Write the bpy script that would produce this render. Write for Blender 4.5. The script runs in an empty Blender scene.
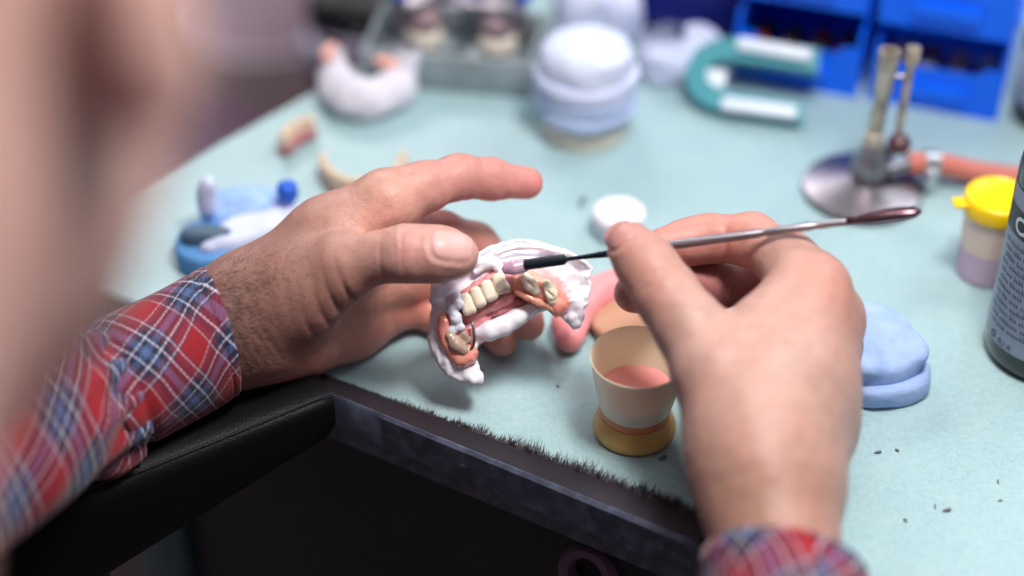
import bpy, bmesh, math, random
import numpy as np
from mathutils import Vector, Matrix, Quaternion
from mathutils.bvhtree import BVHTree
random.seed(7); np.random.seed(7)
SC = bpy.context.scene
COL = SC.collection
W_, H_, FP = 1024, 576, 1800.0
PITCH = math.radians(38)
TZ = 0.75                       # height of the bench top
CAM = Vector((0, 0, TZ + 0.545))
RX = math.radians(52)
MW = Matrix.Translation(CAM) @ Matrix.Rotation(RX, 4, 'X')

def C(px, py, d):               # camera-frame position (metres)
    return np.array(((px-512)/FP*d, -(py-288)/FP*d, -d))
def Wd(v): return MW @ Vector(tuple(v))
def CW(px, py, d): return Wd(C(px, py, d))
def T(px, py, z=0.0):           # point on the horizontal plane z above the bench top
    dr = (MW.to_3x3() @ Vector(((px-512)/FP, -(py-288)/FP, -1.0)))
    t = (TZ + z - CAM.z)/dr.z
    return CAM + dr*t
def D(px, py, w): return C(px, py, 0.80 - w*0.8/FP)

# ---------------------------------------------------------------- objects
def link(name, me, mat=None, parent=None):
    o = bpy.data.objects.new(name, me); COL.objects.link(o)
    if mat is not None and me is not None: me.materials.append(mat)
    if parent is not None:
        o.parent = parent
        o.matrix_parent_inverse = parent.matrix_world.inverted()
    return o
def thing(name, label, cat, loc=(0,0,0), rz=0, group=None):
    o = bpy.data.objects.new(name, None); COL.objects.link(o)
    o.empty_display_size = 0.02
    o.location = loc; o.rotation_euler = (0,0,rz)
    o.matrix_world = Matrix.Translation(Vector(loc)) @ Matrix.Rotation(rz,4,'Z')
    o['label'] = label; o['category'] = cat
    if group: o['group'] = group
    return o
def tag(o, label, cat, group=None):
    o['label'] = label; o['category'] = cat
    if group: o['group'] = group
    return o
def recenter(o):
    me = o.data; n = len(me.vertices)
    co = np.empty(n*3, 'f'); me.vertices.foreach_get('co', co); co = co.reshape(-1,3)
    c = np.array(((co[:,0].min()+co[:,0].max())/2, (co[:,1].min()+co[:,1].max())/2, co[:,2].min()))
    me.vertices.foreach_set('co', (co-c).astype('f').ravel()); o.location = c; me.update()
    bpy.context.view_layer.update()
    return o
def mesh_np(name, V, F, world=False, smooth=True):
    """V in camera frame unless world"""
    V = np.asarray(V, dtype='f8')
    if not world:
        M = np.array(MW); V = V @ M[:3,:3].T + M[:3,3]
    me = bpy.data.meshes.new(name)
    me.from_pydata(V.tolist(), [], F if isinstance(F, list) else F.tolist())
    me.validate(); me.update()
    if smooth: me.shade_smooth()
    return me
def bm_mesh(name, bm, smooth=False, angle=None):
    me = bpy.data.meshes.new(name); bmesh.ops.recalc_face_normals(bm, faces=bm.faces)
    bm.to_mesh(me); bm.free()
    if smooth: me.shade_smooth()
    if angle:
        me.shade_smooth()
        try: me.set_sharp_from_angle(angle=math.radians(angle))
        except Exception: pass
    return me
def add_box(bm, size, mat=Matrix.Identity(4), bevel=0, seg=2, taper=None):
    r = bmesh.ops.create_cube(bm, size=1.0)
    vs = r['verts']
    for v in vs:
        v.co = Vector((v.co.x*size[0], v.co.y*size[1], v.co.z*size[2]))
        if taper and v.co.z > 0: v.co.x *= taper; v.co.y *= taper
    if bevel:
        es = list({e for v in vs for e in v.link_edges})
        r2 = bmesh.ops.bevel(bm, geom=es, offset=bevel, segments=seg, profile=.5, affect='EDGES')
        vs = list({v for f in r2['faces'] for v in f.verts} | {v for v in vs if v.is_valid})
    for v in vs: v.co = mat @ v.co
    return vs
def lathe(bm, prof, seg=40, mat=Matrix.Identity(4), wob=None, closed=True):
    """prof: list of (r,z)"""
    rings = []
    for (r, z) in prof:
        ring = []
        for i in range(seg):
            a = 2*math.pi*i/seg
            rr = r*(wob(a, z) if wob else 1)
            ring.append(bm.verts.new(mat @ Vector((rr*math.cos(a), rr*math.sin(a), z))))
        rings.append(ring)
    for j in range(len(rings)-1):
        for i in range(seg):
            bm.faces.new((rings[j][i], rings[j][(i+1)%seg], rings[j+1][(i+1)%seg], rings[j+1][i]))
    if closed:
        bm.faces.new(rings[0][::-1]); bm.faces.new(rings[-1])
def tube(bm, pts, rad, seg=12, flat=None, cap=True):
    """sweep along points (Vectors) with radii; flat: (dir, factor) squashes the section along dir"""
    pts = [Vector(p) for p in pts]; n = len(pts)
    t0 = (pts[1]-pts[0]).normalized()
    up = Vector((0,0,1)) if abs(t0.z) < .9 else Vector((1,0,0))
    if flat: up = Vector(flat[0])
    rings = []
    for i in range(n):
        t = (pts[min(i+1,n-1)]-pts[max(i-1,0)]).normalized()
        a = (up - t*up.dot(t)).normalized(); b = t.cross(a); 
        if not flat: up = a
        r = rad[i] if isinstance(rad, (list,tuple)) else rad
        ra = r*(flat[1] if flat else 1)
        rings.append([bm.verts.new(pts[i] + a*math.cos(2*math.pi*k/seg)*ra + b*math.sin(2*math.pi*k/seg)*r) for k in range(seg)])
    for j in range(n-1):
        for k in range(seg):
            bm.faces.new((rings[j][k], rings[j][(k+1)%seg], rings[j+1][(k+1)%seg], rings[j+1][k]))
    if cap: bm.faces.new(rings[0][::-1]); bm.faces.new(rings[-1])
def spline(pts, n):
    """Catmull-Rom through rows of an array"""
    P = np.array(pts, dtype='f8'); m = len(P)
    P = np.vstack([2*P[0]-P[1], P, 2*P[-1]-P[-2]])
    out = []
    for s in np.linspace(0, m-1-1e-9, n):
        i = int(s); t = s-i; p0,p1,p2,p3 = P[i],P[i+1],P[i+2],P[i+3]
        out.append(.5*((2*p1)+(-p0+p2)*t+(2*p0-5*p1+4*p2-p3)*t*t+(-p0+3*p1-3*p2+p3)*t**3))
    return np.array(out)

# ---------------------------------------------------------------- implicit surfaces
def smin(a, b, k):
    h = np.maximum(k-np.abs(a-b), 0)/k
    return np.minimum(a, b) - h*h*k*.25
def smax(a, b, k): return -smin(-a, -b, k)
_rs = np.random.RandomState(3); _lat = _rs.rand(32,32,32).astype('f4')
def vnoise(x, y, z, s):
    x = x/s; y = y/s; z = z/s
    xi = np.floor(x).astype(int); yi = np.floor(y).astype(int); zi = np.floor(z).astype(int)
    fx = x-xi; fy = y-yi; fz = z-zi
    fx = fx*fx*(3-2*fx); fy = fy*fy*(3-2*fy); fz = fz*fz*(3-2*fz)
    def L(a,b,c): return _lat[(xi+a)&31, (yi+b)&31, (zi+c)&31]
    return ((L(0,0,0)*(1-fx)+L(1,0,0)*fx)*(1-fy)+(L(0,1,0)*(1-fx)+L(1,1,0)*fx)*fy)*(1-fz) + \
           ((L(0,0,1)*(1-fx)+L(1,0,1)*fx)*(1-fy)+(L(0,1,1)*(1-fx)+L(1,1,1)*fx)*fy)*fz - .5
class Vol:
    def __init__(s, lo, hi, h):
        s.lo = np.array(lo, 'f8'); s.h = h
        s.n = np.ceil((np.array(hi)-s.lo)/h).astype(int)+1
        s.ax = [(s.lo[i]+np.arange(s.n[i])*h).astype('f4') for i in range(3)]
    def new(s): return np.full(tuple(s.n), .05, 'f4')
    def box(s, lo, hi, m):
        sl = []
        for i in range(3):
            a = int(max(0, math.floor((lo[i]-m-s.lo[i])/s.h))); b = int(min(s.n[i], math.ceil((hi[i]+m-s.lo[i])/s.h)+1))
            if b <= a: return None
            sl.append(slice(a, b))
        return tuple(sl)
    def co(s, sl): return s.ax[0][sl[0]][:,None,None], s.ax[1][sl[1]][None,:,None], s.ax[2][sl[2]][None,None,:]
    def full(s): return s.co((slice(None),)*3)
    def cone(s, f, a, b, ra, rb, k, m=.012):
        a = np.array(a, 'f8'); b = np.array(b, 'f8'); R = max(ra, rb)
        sl = s.box(np.minimum(a,b)-R, np.maximum(a,b)+R, m+k)
        if sl is None: return
        x,y,z = s.co(sl); ba = b-a; L = float(ba@ba)+1e-12
        px,py,pz = x-a[0], y-a[1], z-a[2]
        h = np.clip((px*ba[0]+py*ba[1]+pz*ba[2])/L, 0, 1)
        d = np.sqrt((px-h*ba[0])**2+(py-h*ba[1])**2+(pz-h*ba[2])**2) - (ra+(rb-ra)*h)
        f[sl] = smin(f[sl], d.astype('f4'), k)
    def ell(s, f, c, r, k, rot=None, m=.012):
        c = np.array(c,'f8'); r = np.array(r,'f8'); R = r.max()
        sl = s.box(c-R, c+R, m+k)
        if sl is None: return
        x,y,z = s.co(sl); p = [x-c[0], y-c[1], z-c[2]]
        if rot is not None: p = [p[0]*rot[i][0]+p[1]*rot[i][1]+p[2]*rot[i][2] for i in range(3)]
        q = np.sqrt((p[0]/r[0])**2+(p[1]/r[1])**2+(p[2]/r[2])**2)
        g = np.sqrt((p[0]/r[0]**2)**2+(p[1]/r[1]**2)**2+(p[2]/r[2]**2)**2)+1e-9
        d = q*(q-1)/g
        f[sl] = smin(f[sl], d.astype('f4'), k)
    def chain(s, f, pts, k):
        for (a,ra),(b,rb) in zip(pts[:-1], pts[1:]): s.cone(f, a, b, ra, rb, k)
def surfnet(f, lo, h):
    """naive surface nets, vectorised"""
    ins = f < 0
    nx,ny,nz = f.shape
    cnt = np.zeros((nx-1,ny-1,nz-1),'i1')
    for a in (0,1):
        for b in (0,1):
            for c in (0,1): cnt += ins[a:nx-1+a, b:ny-1+b, c:nz-1+c]
    cells = np.argwhere((cnt > 0) & (cnt < 8))
    idx = -np.ones(cnt.shape, 'i4'); idx[cells[:,0],cells[:,1],cells[:,2]] = np.arange(len(cells))
    acc = np.zeros((len(cells),3)); num = np.zeros(len(cells))
    cor = [(a,b,c) for a in (0,1) for b in (0,1) for c in (0,1)]
    for i,p in enumerate(cor):
        for q in cor[i+1:]:
            if sum(abs(np.array(p)-q)) != 1: continue
            fp = f[cells[:,0]+p[0], cells[:,1]+p[1], cells[:,2]+p[2]]
            fq = f[cells[:,0]+q[0], cells[:,1]+q[1], cells[:,2]+q[2]]
            m = (fp < 0) != (fq < 0)
            t = np.where(m, fp/np.where(m, fp-fq, 1), 0)
            pt = np.array(p)+t[:,None]*(np.array(q)-np.array(p))
            acc += pt*m[:,None]; num += m
    V = (cells+acc/num[:,None])*h+np.array(lo)
    F = []
    e = np.argwhere(ins[:-1,1:-1,1:-1] != ins[1:,1:-1,1:-1]); x,y,z = e[:,0],e[:,1]+1,e[:,2]+1
    q = np.stack([idx[x,y-1,z-1], idx[x,y,z-1], idx[x,y,z], idx[x,y-1,z]],1); fl = ~ins[x,y,z]; q[fl] = q[fl][:,::-1]; F.append(q)
    e = np.argwhere(ins[1:-1,:-1,1:-1] != ins[1:-1,1:,1:-1]); x,y,z = e[:,0]+1,e[:,1],e[:,2]+1
    q = np.stack([idx[x-1,y,z-1], idx[x-1,y,z], idx[x,y,z], idx[x,y,z-1]],1); fl = ~ins[x,y,z]; q[fl] = q[fl][:,::-1]; F.append(q)
    e = np.argwhere(ins[1:-1,1:-1,:-1] != ins[1:-1,1:-1,1:]); x,y,z = e[:,0]+1,e[:,1]+1,e[:,2]
    q = np.stack([idx[x-1,y-1,z], idx[x,y-1,z], idx[x,y,z], idx[x-1,y,z]],1); fl = ~ins[x,y,z]; q[fl] = q[fl][:,::-1]; F.append(q)
    return V, np.vstack(F)
def polyd(x, y, poly):
    """signed distance to a polygon, x,y broadcast 2-D arrays"""
    P = np.array(poly); n = len(P); d = np.full(np.broadcast(x,y).shape, 1e9); s = np.ones(d.shape)
    for i in range(n):
        a = P[i]; b = P[i-1]; ex,ey = b-a; wx = x-a[0]; wy = y-a[1]
        h = np.clip((wx*ex+wy*ey)/(ex*ex+ey*ey), 0, 1)
        d = np.minimum(d, (wx-ex*h)**2+(wy-ey*h)**2)
        c1 = y >= a[1]; c2 = y < b[1]; c3 = ex*wy > ey*wx
        s = np.where((c1&c2&c3)|(~c1&~c2&~c3), -s, s)
    return s*np.sqrt(d)
def setcol(me, cols):
    a = me.color_attributes.new('Col', 'FLOAT_COLOR', 'POINT')
    a.data.foreach_set('color', np.hstack([cols, np.ones((len(cols),1))]).astype('f').ravel())

# ---------------------------------------------------------------- materials
def lin(c): return tuple((v/12.92 if v <= .04045 else ((v+.055)/1.055)**2.4) for v in c)
def rgb(r,g,b): return lin((r/255,g/255,b/255))
def mat(name, col, rough=.5, metal=0, noise=None, bump=None, sss=0, trans=0, alpha=None, coat=0, attr=False, ior=1.45, sssr=(.006,.002,.001), spec=None, emis=None):
    """noise: (scale, amount, second colour) ; bump: list of (scale, strength, distance)"""
    m = bpy.data.materials.new(name); m.use_nodes = True
    nt = m.node_tree; N = nt.nodes; L = nt.links; B = N['Principled BSDF']
    c = tuple(col)+(1,)
    B.inputs['Base Color'].default_value = c; B.inputs['Roughness'].default_value = rough
    B.inputs['Metallic'].default_value = metal; B.inputs['IOR'].default_value = ior
    tc = N.new('ShaderNodeTexCoord')
    src = None
    if attr:
        a = N.new('ShaderNodeAttribute'); a.attribute_name = 'Col'; src = a.outputs['Color']
    if noise:
        for k,(sc, amt, c2) in enumerate(noise if isinstance(noise, list) else [noise]):
            n = N.new('ShaderNodeTexNoise'); n.inputs['Scale'].default_value = sc; n.inputs['Detail'].default_value = 4
            L.new(tc.outputs['Object'], n.inputs['Vector'])
            r = N.new('ShaderNodeMapRange'); r.inputs[1].default_value = .4; r.inputs[2].default_value = .68; r.inputs[4].default_value = amt
            L.new(n.outputs['Fac'], r.inputs[0])
            mx = N.new('ShaderNodeMix'); mx.data_type = 'RGBA'; L.new(r.outputs[0], mx.inputs[0])
            if src: L.new(src, mx.inputs[6])
            else: mx.inputs[6].default_value = c
            mx.inputs[7].default_value = tuple(c2)+(1,); src = mx.outputs[2]
    if src: L.new(src, B.inputs['Base Color'])
    if bump:
        prev = None
        for b in bump:
            sc, st, di = b[:3]
            kind = b[3] if len(b) > 3 else 'noise'
            if kind == 'vor':
                n = N.new('ShaderNodeTexVoronoi'); n.inputs['Scale'].default_value = sc; out = n.outputs['Distance']
            else:
                n = N.new('ShaderNodeTexNoise'); n.inputs['Scale'].default_value = sc; n.inputs['Detail'].default_value = 3; out = n.outputs['Fac']
            L.new(tc.outputs['Object'], n.inputs['Vector'])
            bp = N.new('ShaderNodeBump'); bp.inputs['Strength'].default_value = st; bp.inputs['Distance'].default_value = di
            L.new(out, bp.inputs['Height'])
            if prev: L.new(prev.outputs[0], bp.inputs['Normal'])
            prev = bp
        L.new(prev.outputs[0], B.inputs['Normal'])
    if sss:
        B.inputs['Subsurface Weight'].default_value = sss; B.inputs['Subsurface Radius'].default_value = sssr; B.inputs['Subsurface Scale'].default_value = 1
    if trans: B.inputs['Transmission Weight'].default_value = trans
    if coat: B.inputs['Coat Weight'].default_value = coat; B.inputs['Coat Roughness'].default_value = .1
    if alpha is not None: B.inputs['Alpha'].default_value = alpha
    if spec is not None: B.inputs['Specular IOR Level'].default_value = spec
    return m
def fixdir(V, F):
    a,b,c,d = V[F[:,0]],V[F[:,1]],V[F[:,2]],V[F[:,3]]
    vol = np.einsum('ij,ij->i', a, np.cross(b,c)).sum()+np.einsum('ij,ij->i', a, np.cross(c,d)).sum()
    return F[:,::-1] if vol < 0 else F
_sn = surfnet
def surfnet(f, lo, h):
    V,F = _sn(f, lo, h); return V, fixdir(V-V.mean(0), F)
def pmesh(name, f, v, maplo=None):
    """pixel-space volume (px, py, toward-camera px) -> mesh in world"""
    V,F = _sn(f, v.lo, v.h)
    d = .80 - V[:,2]*.8/FP
    P = np.stack([(V[:,0]-512)/FP*d, -(V[:,1]-288)/FP*d, -d],1)
    F = fixdir(P-P.mean(0), F)
    return mesh_np(name, P, F)
# ---------------------------------------------------------------- camera, light
cam = bpy.data.cameras.new('camera'); co = bpy.data.objects.new('camera', cam); COL.objects.link(co)
co.matrix_world = MW; cam.sensor_width = 36; cam.lens = FP/W_*36; cam.clip_start = .02
cam.dof.use_dof = True; cam.dof.focus_distance = .795; cam.dof.aperture_fstop = cam.lens/.0315/1000
SC.camera = co
SC.view_settings.view_transform = 'Standard'; SC.view_settings.look = 'None'; SC.view_settings.gamma = 1
SC.view_settings.use_curve_mapping = False; SC.view_settings.exposure = 0.0
wd = bpy.data.worlds.new('world'); SC.world = wd; wd.use_nodes = True
wd.node_tree.nodes['Background'].inputs[0].default_value = (.74,.84,1,1); wd.node_tree.nodes['Background'].inputs[1].default_value = .19
def area(name, loc, target, size, power, col, sy=None):
    l = bpy.data.lights.new(name, 'AREA'); l.energy = power; l.color = col; l.size = size
    if sy: l.shape = 'RECTANGLE'; l.size_y = sy
    o = bpy.data.objects.new(name, l); COL.objects.link(o); o.location = loc
    o.rotation_euler = (Vector(target)-Vector(loc)).to_track_quat('-Z','Y').to_euler(); return o
area('window_light', (1.3, 1.5, 2.4), (0,.65,.8), 1.1, 17, (.93,.97,1), 1.1)
area('ceiling_lamp', (-.1, .7, 2.5), (0,.7,.8), .7, 5, (1,.99,.97), .5)

area('far_fill_light', (-.7,2.9,2.5), (-.6,2.4,0), 1.2, 34, (1,.95,.96), .6)  # added fill that brightens the dim floor beyond the bench, no real fitting
area('bench_lamp', (.19,.50,1.50), (.03,.62,.78), .17, 6.6, (1,.965,.93), .16)
# ---------------------------------------------------------------- bench
M = {}
M['top'] = mat('bench_laminate', rgb(154,184,191), .42, noise=[(9,.35,rgb(162,190,192)), (300,.45,rgb(128,162,166)), (700,.4,rgb(178,200,200)), (60,.3,rgb(170,194,194))], bump=[(900,.12,.0003)])
M['rail'] = mat('worn_metal_rail', rgb(70,74,92), .5, .1, noise=[(40,.6,rgb(48,48,60)), (130,.5,rgb(112,120,142))], bump=[(300,.15,.0003)])
M['darkin'] = mat('dark_cabinet', rgb(38,34,42), .6, noise=(14,.7,rgb(20,20,25)))
M['leather'] = mat('black_leather', rgb(9,9,11), .5, bump=[(900,.25,.0004,'vor'),(200,.2,.0005)], spec=.22)
M['floor'] = mat('floor_vinyl', rgb(170,148,142), .6, noise=[(4,.7,rgb(140,116,112)), (60,.3,rgb(150,138,134))])
M['teal_metal'] = mat('teal_leg_paint', rgb(40,76,88), .4)
z0 = Vector((0,0,0))
Lf = [T(338,381), T(700,519)]; dfr = (Lf[1]-Lf[0]).normalized()
Ll = [T(205,150), T(350,70)]; dl = (Ll[1]-Ll[0]).normalized()
# intersection of the two edges = left corner of the bench
def isect(p,d,q,e):
    t = ((q.x-p.x)*e.y-(q.y-p.y)*e.x)/(d.x*e.y-d.y*e.x); return p+d*t
corner = isect(Lf[0], dfr, Ll[0], dl)
farl = Ll[0]+dl*1.1; rightf = Lf[0]+dfr*.95
poly = [corner, rightf, Vector((1.15, rightf.y+.1, TZ)), Vector((1.15, farl.y, TZ)), farl]
bt = thing('workbench', 'pale teal laminate workbench with dark metal edge rail at its front', 'workbench', (corner.x, corner.y, 0))
bm = bmesh.new()
vt = [bm.verts.new(p) for p in poly]; vb = [bm.verts.new(p-Vector((0,0,.028))) for p in poly]
bm.faces.new(vt); bm.faces.new(vb[::-1])
for i in range(5): bm.faces.new((vt[i], vb[i], vb[(i+1)%5], vt[(i+1)%5]))
bmesh.ops.recalc_face_normals(bm, faces=bm.faces)
bmesh.ops.bevel(bm, geom=[e for e in bm.edges if all(abs(v.co.z-TZ)<1e-5 for v in e.verts)], offset=.0015, segments=2, affect='EDGES')
link('bench_top', bm_mesh('bench_top', bm), M['top'], bt)
nrm = Vector((dfr.y, -dfr.x, 0))        # outward from the front edge
if nrm.y > 0: nrm = -nrm
def prism(name, prof, p0, p1, m, parent, widen=(1,1)):
    """profile (out, up) swept from p0 to p1 along the front edge"""
    bm = bmesh.new(); n = 60; rings = []
    for i in range(n+1):
        t = i/n; p = p0.lerp(p1, t)
        w_ = widen[0]+(widen[1]-widen[0])*t; rings.append([bm.verts.new(p+nrm*(o*w_)+Vector((0,0,u+ .0001*math.sin(i*1.7+o*400)))) for (o,u) in prof])
    k = len(prof)
    for i in range(n):
        for j in range(k): bm.faces.new((rings[i][j], rings[i][(j+1)%k], rings[i+1][(j+1)%k], rings[i+1][j]))
    bm.faces.new(rings[0]); bm.faces.new(rings[-1][::-1])
    return link(name, bm_mesh(name, bm, angle=40), m, parent)
pa = Lf[0]-dfr*.04; pb = T(712,523)
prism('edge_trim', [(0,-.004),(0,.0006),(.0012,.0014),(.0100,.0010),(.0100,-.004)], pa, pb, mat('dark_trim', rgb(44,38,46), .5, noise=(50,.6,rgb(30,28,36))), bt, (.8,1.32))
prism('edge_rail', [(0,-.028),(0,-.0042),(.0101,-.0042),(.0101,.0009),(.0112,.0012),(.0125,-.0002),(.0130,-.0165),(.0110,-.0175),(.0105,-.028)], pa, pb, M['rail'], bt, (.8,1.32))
for t in (.12,.5,.9):
    bm = bmesh.new(); p = pa.lerp(pb,t)+nrm*.0128+Vector((0,0,-.009))
    lathe(bm, [(.0022,0),(.0022,.0006),(.0014,.0012),(.0004,.0013)], 14, Matrix.Translation(p)@nrm.to_track_quat('Z','Y').to_matrix().to_4x4())
    link('rail_screw', bm_mesh('rail_screw', bm, angle=40), M['rail'], bt)
# frayed bristle strip
rb = random.Random(11); bm = bmesh.new()
a0 = T(345,385); a1 = T(696,517)
for i in range(1900):
    t = rb.random()**.62; p = a0.lerp(a1, t)
    clump = .5+.5*math.sin(t*60)*math.sin(t*23+1)
    h = (.0012+.0075*rb.random()*min(1, .15+t*1.3))*(.55+.6*clump); p = p + nrm*rb.uniform(-.0022,.0016)
    d = Vector((rb.gauss(0,.45), rb.gauss(0,.45), 1)) - nrm*.7; d.normalize(); s = d.cross(Vector((rb.gauss(0,1),rb.gauss(0,1),.1))).normalized()*rb.uniform(.00014,.00036)
    s2 = d.cross(s)
    tip = bm.verts.new(p+d*h+Vector((rb.gauss(0,.0004),rb.gauss(0,.0004),0)))
    b = [bm.verts.new(p+s), bm.verts.new(p-s*.5+s2*.8), bm.verts.new(p-s*.5-s2*.8)]
    for k in range(3): bm.faces.new((b[k], b[(k+1)%3], tip))
M['bristle'] = mat('bristle', rgb(52,42,42), .7, noise=(300,.8,rgb(120,112,120)))
o = link('bristle_strip', bm_mesh('bristle_strip', bm), M['bristle'], bt); o['kind'] = 'stuff'; o['label'] = 'frayed dark bristle fringe'
# cabinet below
def sweepbox(name, out0, out1, z_a, z_b, p0, p1, m, parent, bev=.003):
    bm = bmesh.new(); vs = []
    for z in (z_a, z_b):
        for (p,o) in ((p0,out0),(p1,out0),(p1,out1),(p0,out1)): vs.append(bm.verts.new(Vector((p.x,p.y,TZ+z))+nrm*o))
    for f in ((0,1,2,3),(4,5,6,7),(0,1,5,4),(1,2,6,5),(2,3,7,6),(3,0,4,7)): bm.faces.new([vs[i] for i in f])
    bmesh.ops.recalc_face_normals(bm, faces=bm.faces)
    bmesh.ops.bevel(bm, geom=list(bm.edges), offset=bev, segments=2, affect='EDGES')
    return link(name, bm_mesh(name, bm, angle=35), m, parent)
ca = corner+dfr*.045; cb = Lf[0]+dfr*.5
sweepbox('apron', -.012, .004, -.085, -.0285, corner+dfr*.05, cb, M['darkin'], bt)
sweepbox('drawer_housing', -.30, -.02, -.34, -.0285, ca, cb, M['darkin'], bt)
# suction port: ring on the front of the housing
c = T(596,566,-.055); 
port = link('suction_port', None, None, bt) if False else None
bm = bmesh.new(); q = (nrm+Vector((0,0,.35))).normalized().to_track_quat('Z','Y').to_matrix().to_4x4()
lathe(bm, [(.0075,-.006),(.0075,.009),(.0085,.012),(.0125,.013),(.0145,.010),(.0150,-.002),(.0150,-.03),(.0075,-.03)], 40, Matrix.Translation(c)@q, closed=False)
link('suction_port', bm_mesh('suction_port', bm, angle=50), mat('port_rubber', rgb(110,84,100), .5), bt)
# legs
for (px,py) in ():
    pass
for p in (corner+dfr*.055-nrm*.03, corner+dfr*.9-nrm*.04, farl+dfr*.08+nrm*.1, farl+dfr*1.0+nrm*.1):
    bm = bmesh.new(); add_box(bm, (.035,.035,TZ-.028), Matrix.Translation((p.x,p.y,(TZ-.028)/2))@Matrix.Rotation(math.atan2(dfr.y,dfr.x),4,'Z'), .002)
    link('leg', bm_mesh('leg', bm, angle=40), M['teal_metal'], bt)
# ---------------------------------------------------------------- arm rest
ar = thing('arm_rest', 'black padded leather arm rest fixed to the bench edge under the left sleeve', 'arm rest', T(330,395,0))
def arm_profile():
    bm = bmesh.new(); n = 40; rings = []
    F0 = T(336,397,.010); F1 = T(-150,589,.004)           # top front seam
    L0 = T(347,439,-.016)                                  # lower front line
    ax = (F1-F0).normalized(); back = Vector((-ax.y, ax.x, 0)); back = back if back.y > 0 else -back; back.normalize()
    for i in range(n+1):
        t = i/n; p = F0.lerp(F1, t)
        th = .024+.062*t; wd_ = .058+.02*t
        e = 1-.30*math.exp(-t*n/1.3)
        prof = []
        # rounded rectangle section (back, up)
        for k in range(28):
            a = 2*math.pi*k/28; cx = math.copysign(abs(math.cos(a))**.35, math.cos(a)); cy = math.copysign(abs(math.sin(a))**.35, math.sin(a))
            prof.append((wd_/2+cx*wd_/2*(1 if i else .93), -th/2+cy*th/2*(1 if i else .85)))
        rings.append([bm.verts.new(p+back*b+Vector((0,0,u+.0012*math.sin(b/wd_*3.14)))) for b,u in prof])
    for i in range(n):
        for k in range(28): bm.faces.new((rings[i][k], rings[i][(k+1)%28], rings[i+1][(k+1)%28], rings[i+1][k]))
    bm.faces.new(rings[0]); bm.faces.new(rings[-1][::-1])
    return bm, F0, F1, back
bm, F0, F1, back = arm_profile()
link('pad', bm_mesh('pad', bm, angle=60), M['leather'], ar)
bm = bmesh.new(); n = 130
for i in range(n):
    t = (i+.3)/n; p = F0.lerp(F1, t)+back*.0028+Vector((0,0,.0002)); d = (F1-F0).normalized()*.0014
    tube(bm, [p-d, p+Vector((0,0,.0005)), p+d], .0004, 6)
o = link('stitching', bm_mesh('stitching', bm, smooth=True), mat('thread', rgb(44,44,52), .6), ar); o['kind'] = 'stuff'
bm = bmesh.new(); m0 = F0+back*.03+Vector((0,0,-.026)); m1 = F0.lerp(F1,.55)+back*.03+Vector((0,0,-.043))
tube(bm, [m0, m1], .008, 12); tube(bm, [m0, m0-nrm*.05+Vector((0,0,-.012))], .008, 12)
tube(bm, [m1, Vector((m1.x, m1.y, .25)), Vector((m1.x+.1, m1.y+.2, .2))], .012, 14)
link('bracket', bm_mesh('bracket', bm, angle=40), M['teal_metal'], ar)

# ---------------------------------------------------------------- floor and far room
bm = bmesh.new(); add_box(bm, (9,9,.05), Matrix.Translation((0,1.5,-.025)))
o = link('floor', bm_mesh('floor', bm), M['floor']); o['kind'] = 'structure'
# ---------------------------------------------------------------- small things on the bench
def wobf(seed, amp, n=5):
    r = random.Random(seed); ph = [(r.uniform(0,6.28), r.randint(2,n+2), r.uniform(.3,1)) for _ in range(4)]
    r2 = [r.uniform(200,600) for _ in ph]
    return lambda a, z: 1+amp*sum(w*math.sin(k*a+p+z*q) for (p,k,w),q in zip(ph,r2))/2
M['plaster'] = mat('white_plaster', rgb(232,230,240), .75, noise=(90,.4,rgb(215,212,228)), bump=[(700,.25,.0004)], sss=.05)
M['plaster_blue'] = mat('pale_blue_plaster', rgb(180,196,230), .75, noise=(120,.5,rgb(196,208,240)), bump=[(500,.3,.0006)])
M['plaster_lilac'] = mat('lilac_white_plaster', rgb(208,212,236), .75, noise=(90,.5,rgb(180,195,232)), bump=[(500,.3,.0006)])
M['skyplaster'] = mat('sky_blue_plaster', rgb(150,186,236), .7, noise=(120,.5,rgb(190,208,242)))
M['softplaster'] = mat('soft_white_plaster', rgb(214,210,222), .8)
M['plaster_cream'] = mat('cream_plaster', rgb(226,216,202), .75, bump=[(500,.3,.0006)])
M['acry'] = mat('pink_acrylic', rgb(222,128,122), .3, noise=(150,.5,rgb(236,150,136)), sss=.2, sssr=(.004,.0015,.001), coat=.3)
M['paleacry'] = mat('pale_pink_wax', rgb(232,172,160), .45)
M['tooth'] = mat('cream_tooth', rgb(222,196,170), .28, noise=(300,.4,rgb(222,196,156)), sss=.15, sssr=(.002,.0015,.001), coat=.3)
M['steel'] = mat('brushed_steel', rgb(164,158,164), .36, 1.0, noise=(40,.4,rgb(105,98,104)), bump=[(600,.1,.0002)])
M['brass'] = mat('tarnished_brass', rgb(200,184,170), .36, .6, noise=(120,.7,rgb(110,98,84)))
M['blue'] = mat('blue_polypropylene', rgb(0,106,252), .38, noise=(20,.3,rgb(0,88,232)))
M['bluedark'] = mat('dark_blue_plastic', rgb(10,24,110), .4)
M['black'] = mat('black_plastic', rgb(20,20,24), .4)
M['teal'] = mat('teal_plastic', rgb(2,132,146), .35)
M['white'] = mat('white_plastic', rgb(215,225,238), .4)
M['rub'] = mat('orange_pink_rubber', rgb(200,116,102), .5, noise=(30,.4,rgb(184,100,90)))
M['yellow'] = mat('yellow_plastic', rgb(250,205,8), .35)
M['greytray'] = mat('grey_metal', rgb(158,168,174), .5, .3, noise=(30,.6,rgb(104,112,118)))
M['bluebit'] = mat('blue_articulator_plastic', rgb(20,90,205), .4)
def vecs(p, rz=0): return Matrix.Translation(p)@Matrix.Rotation(rz,4,'Z')
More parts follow.
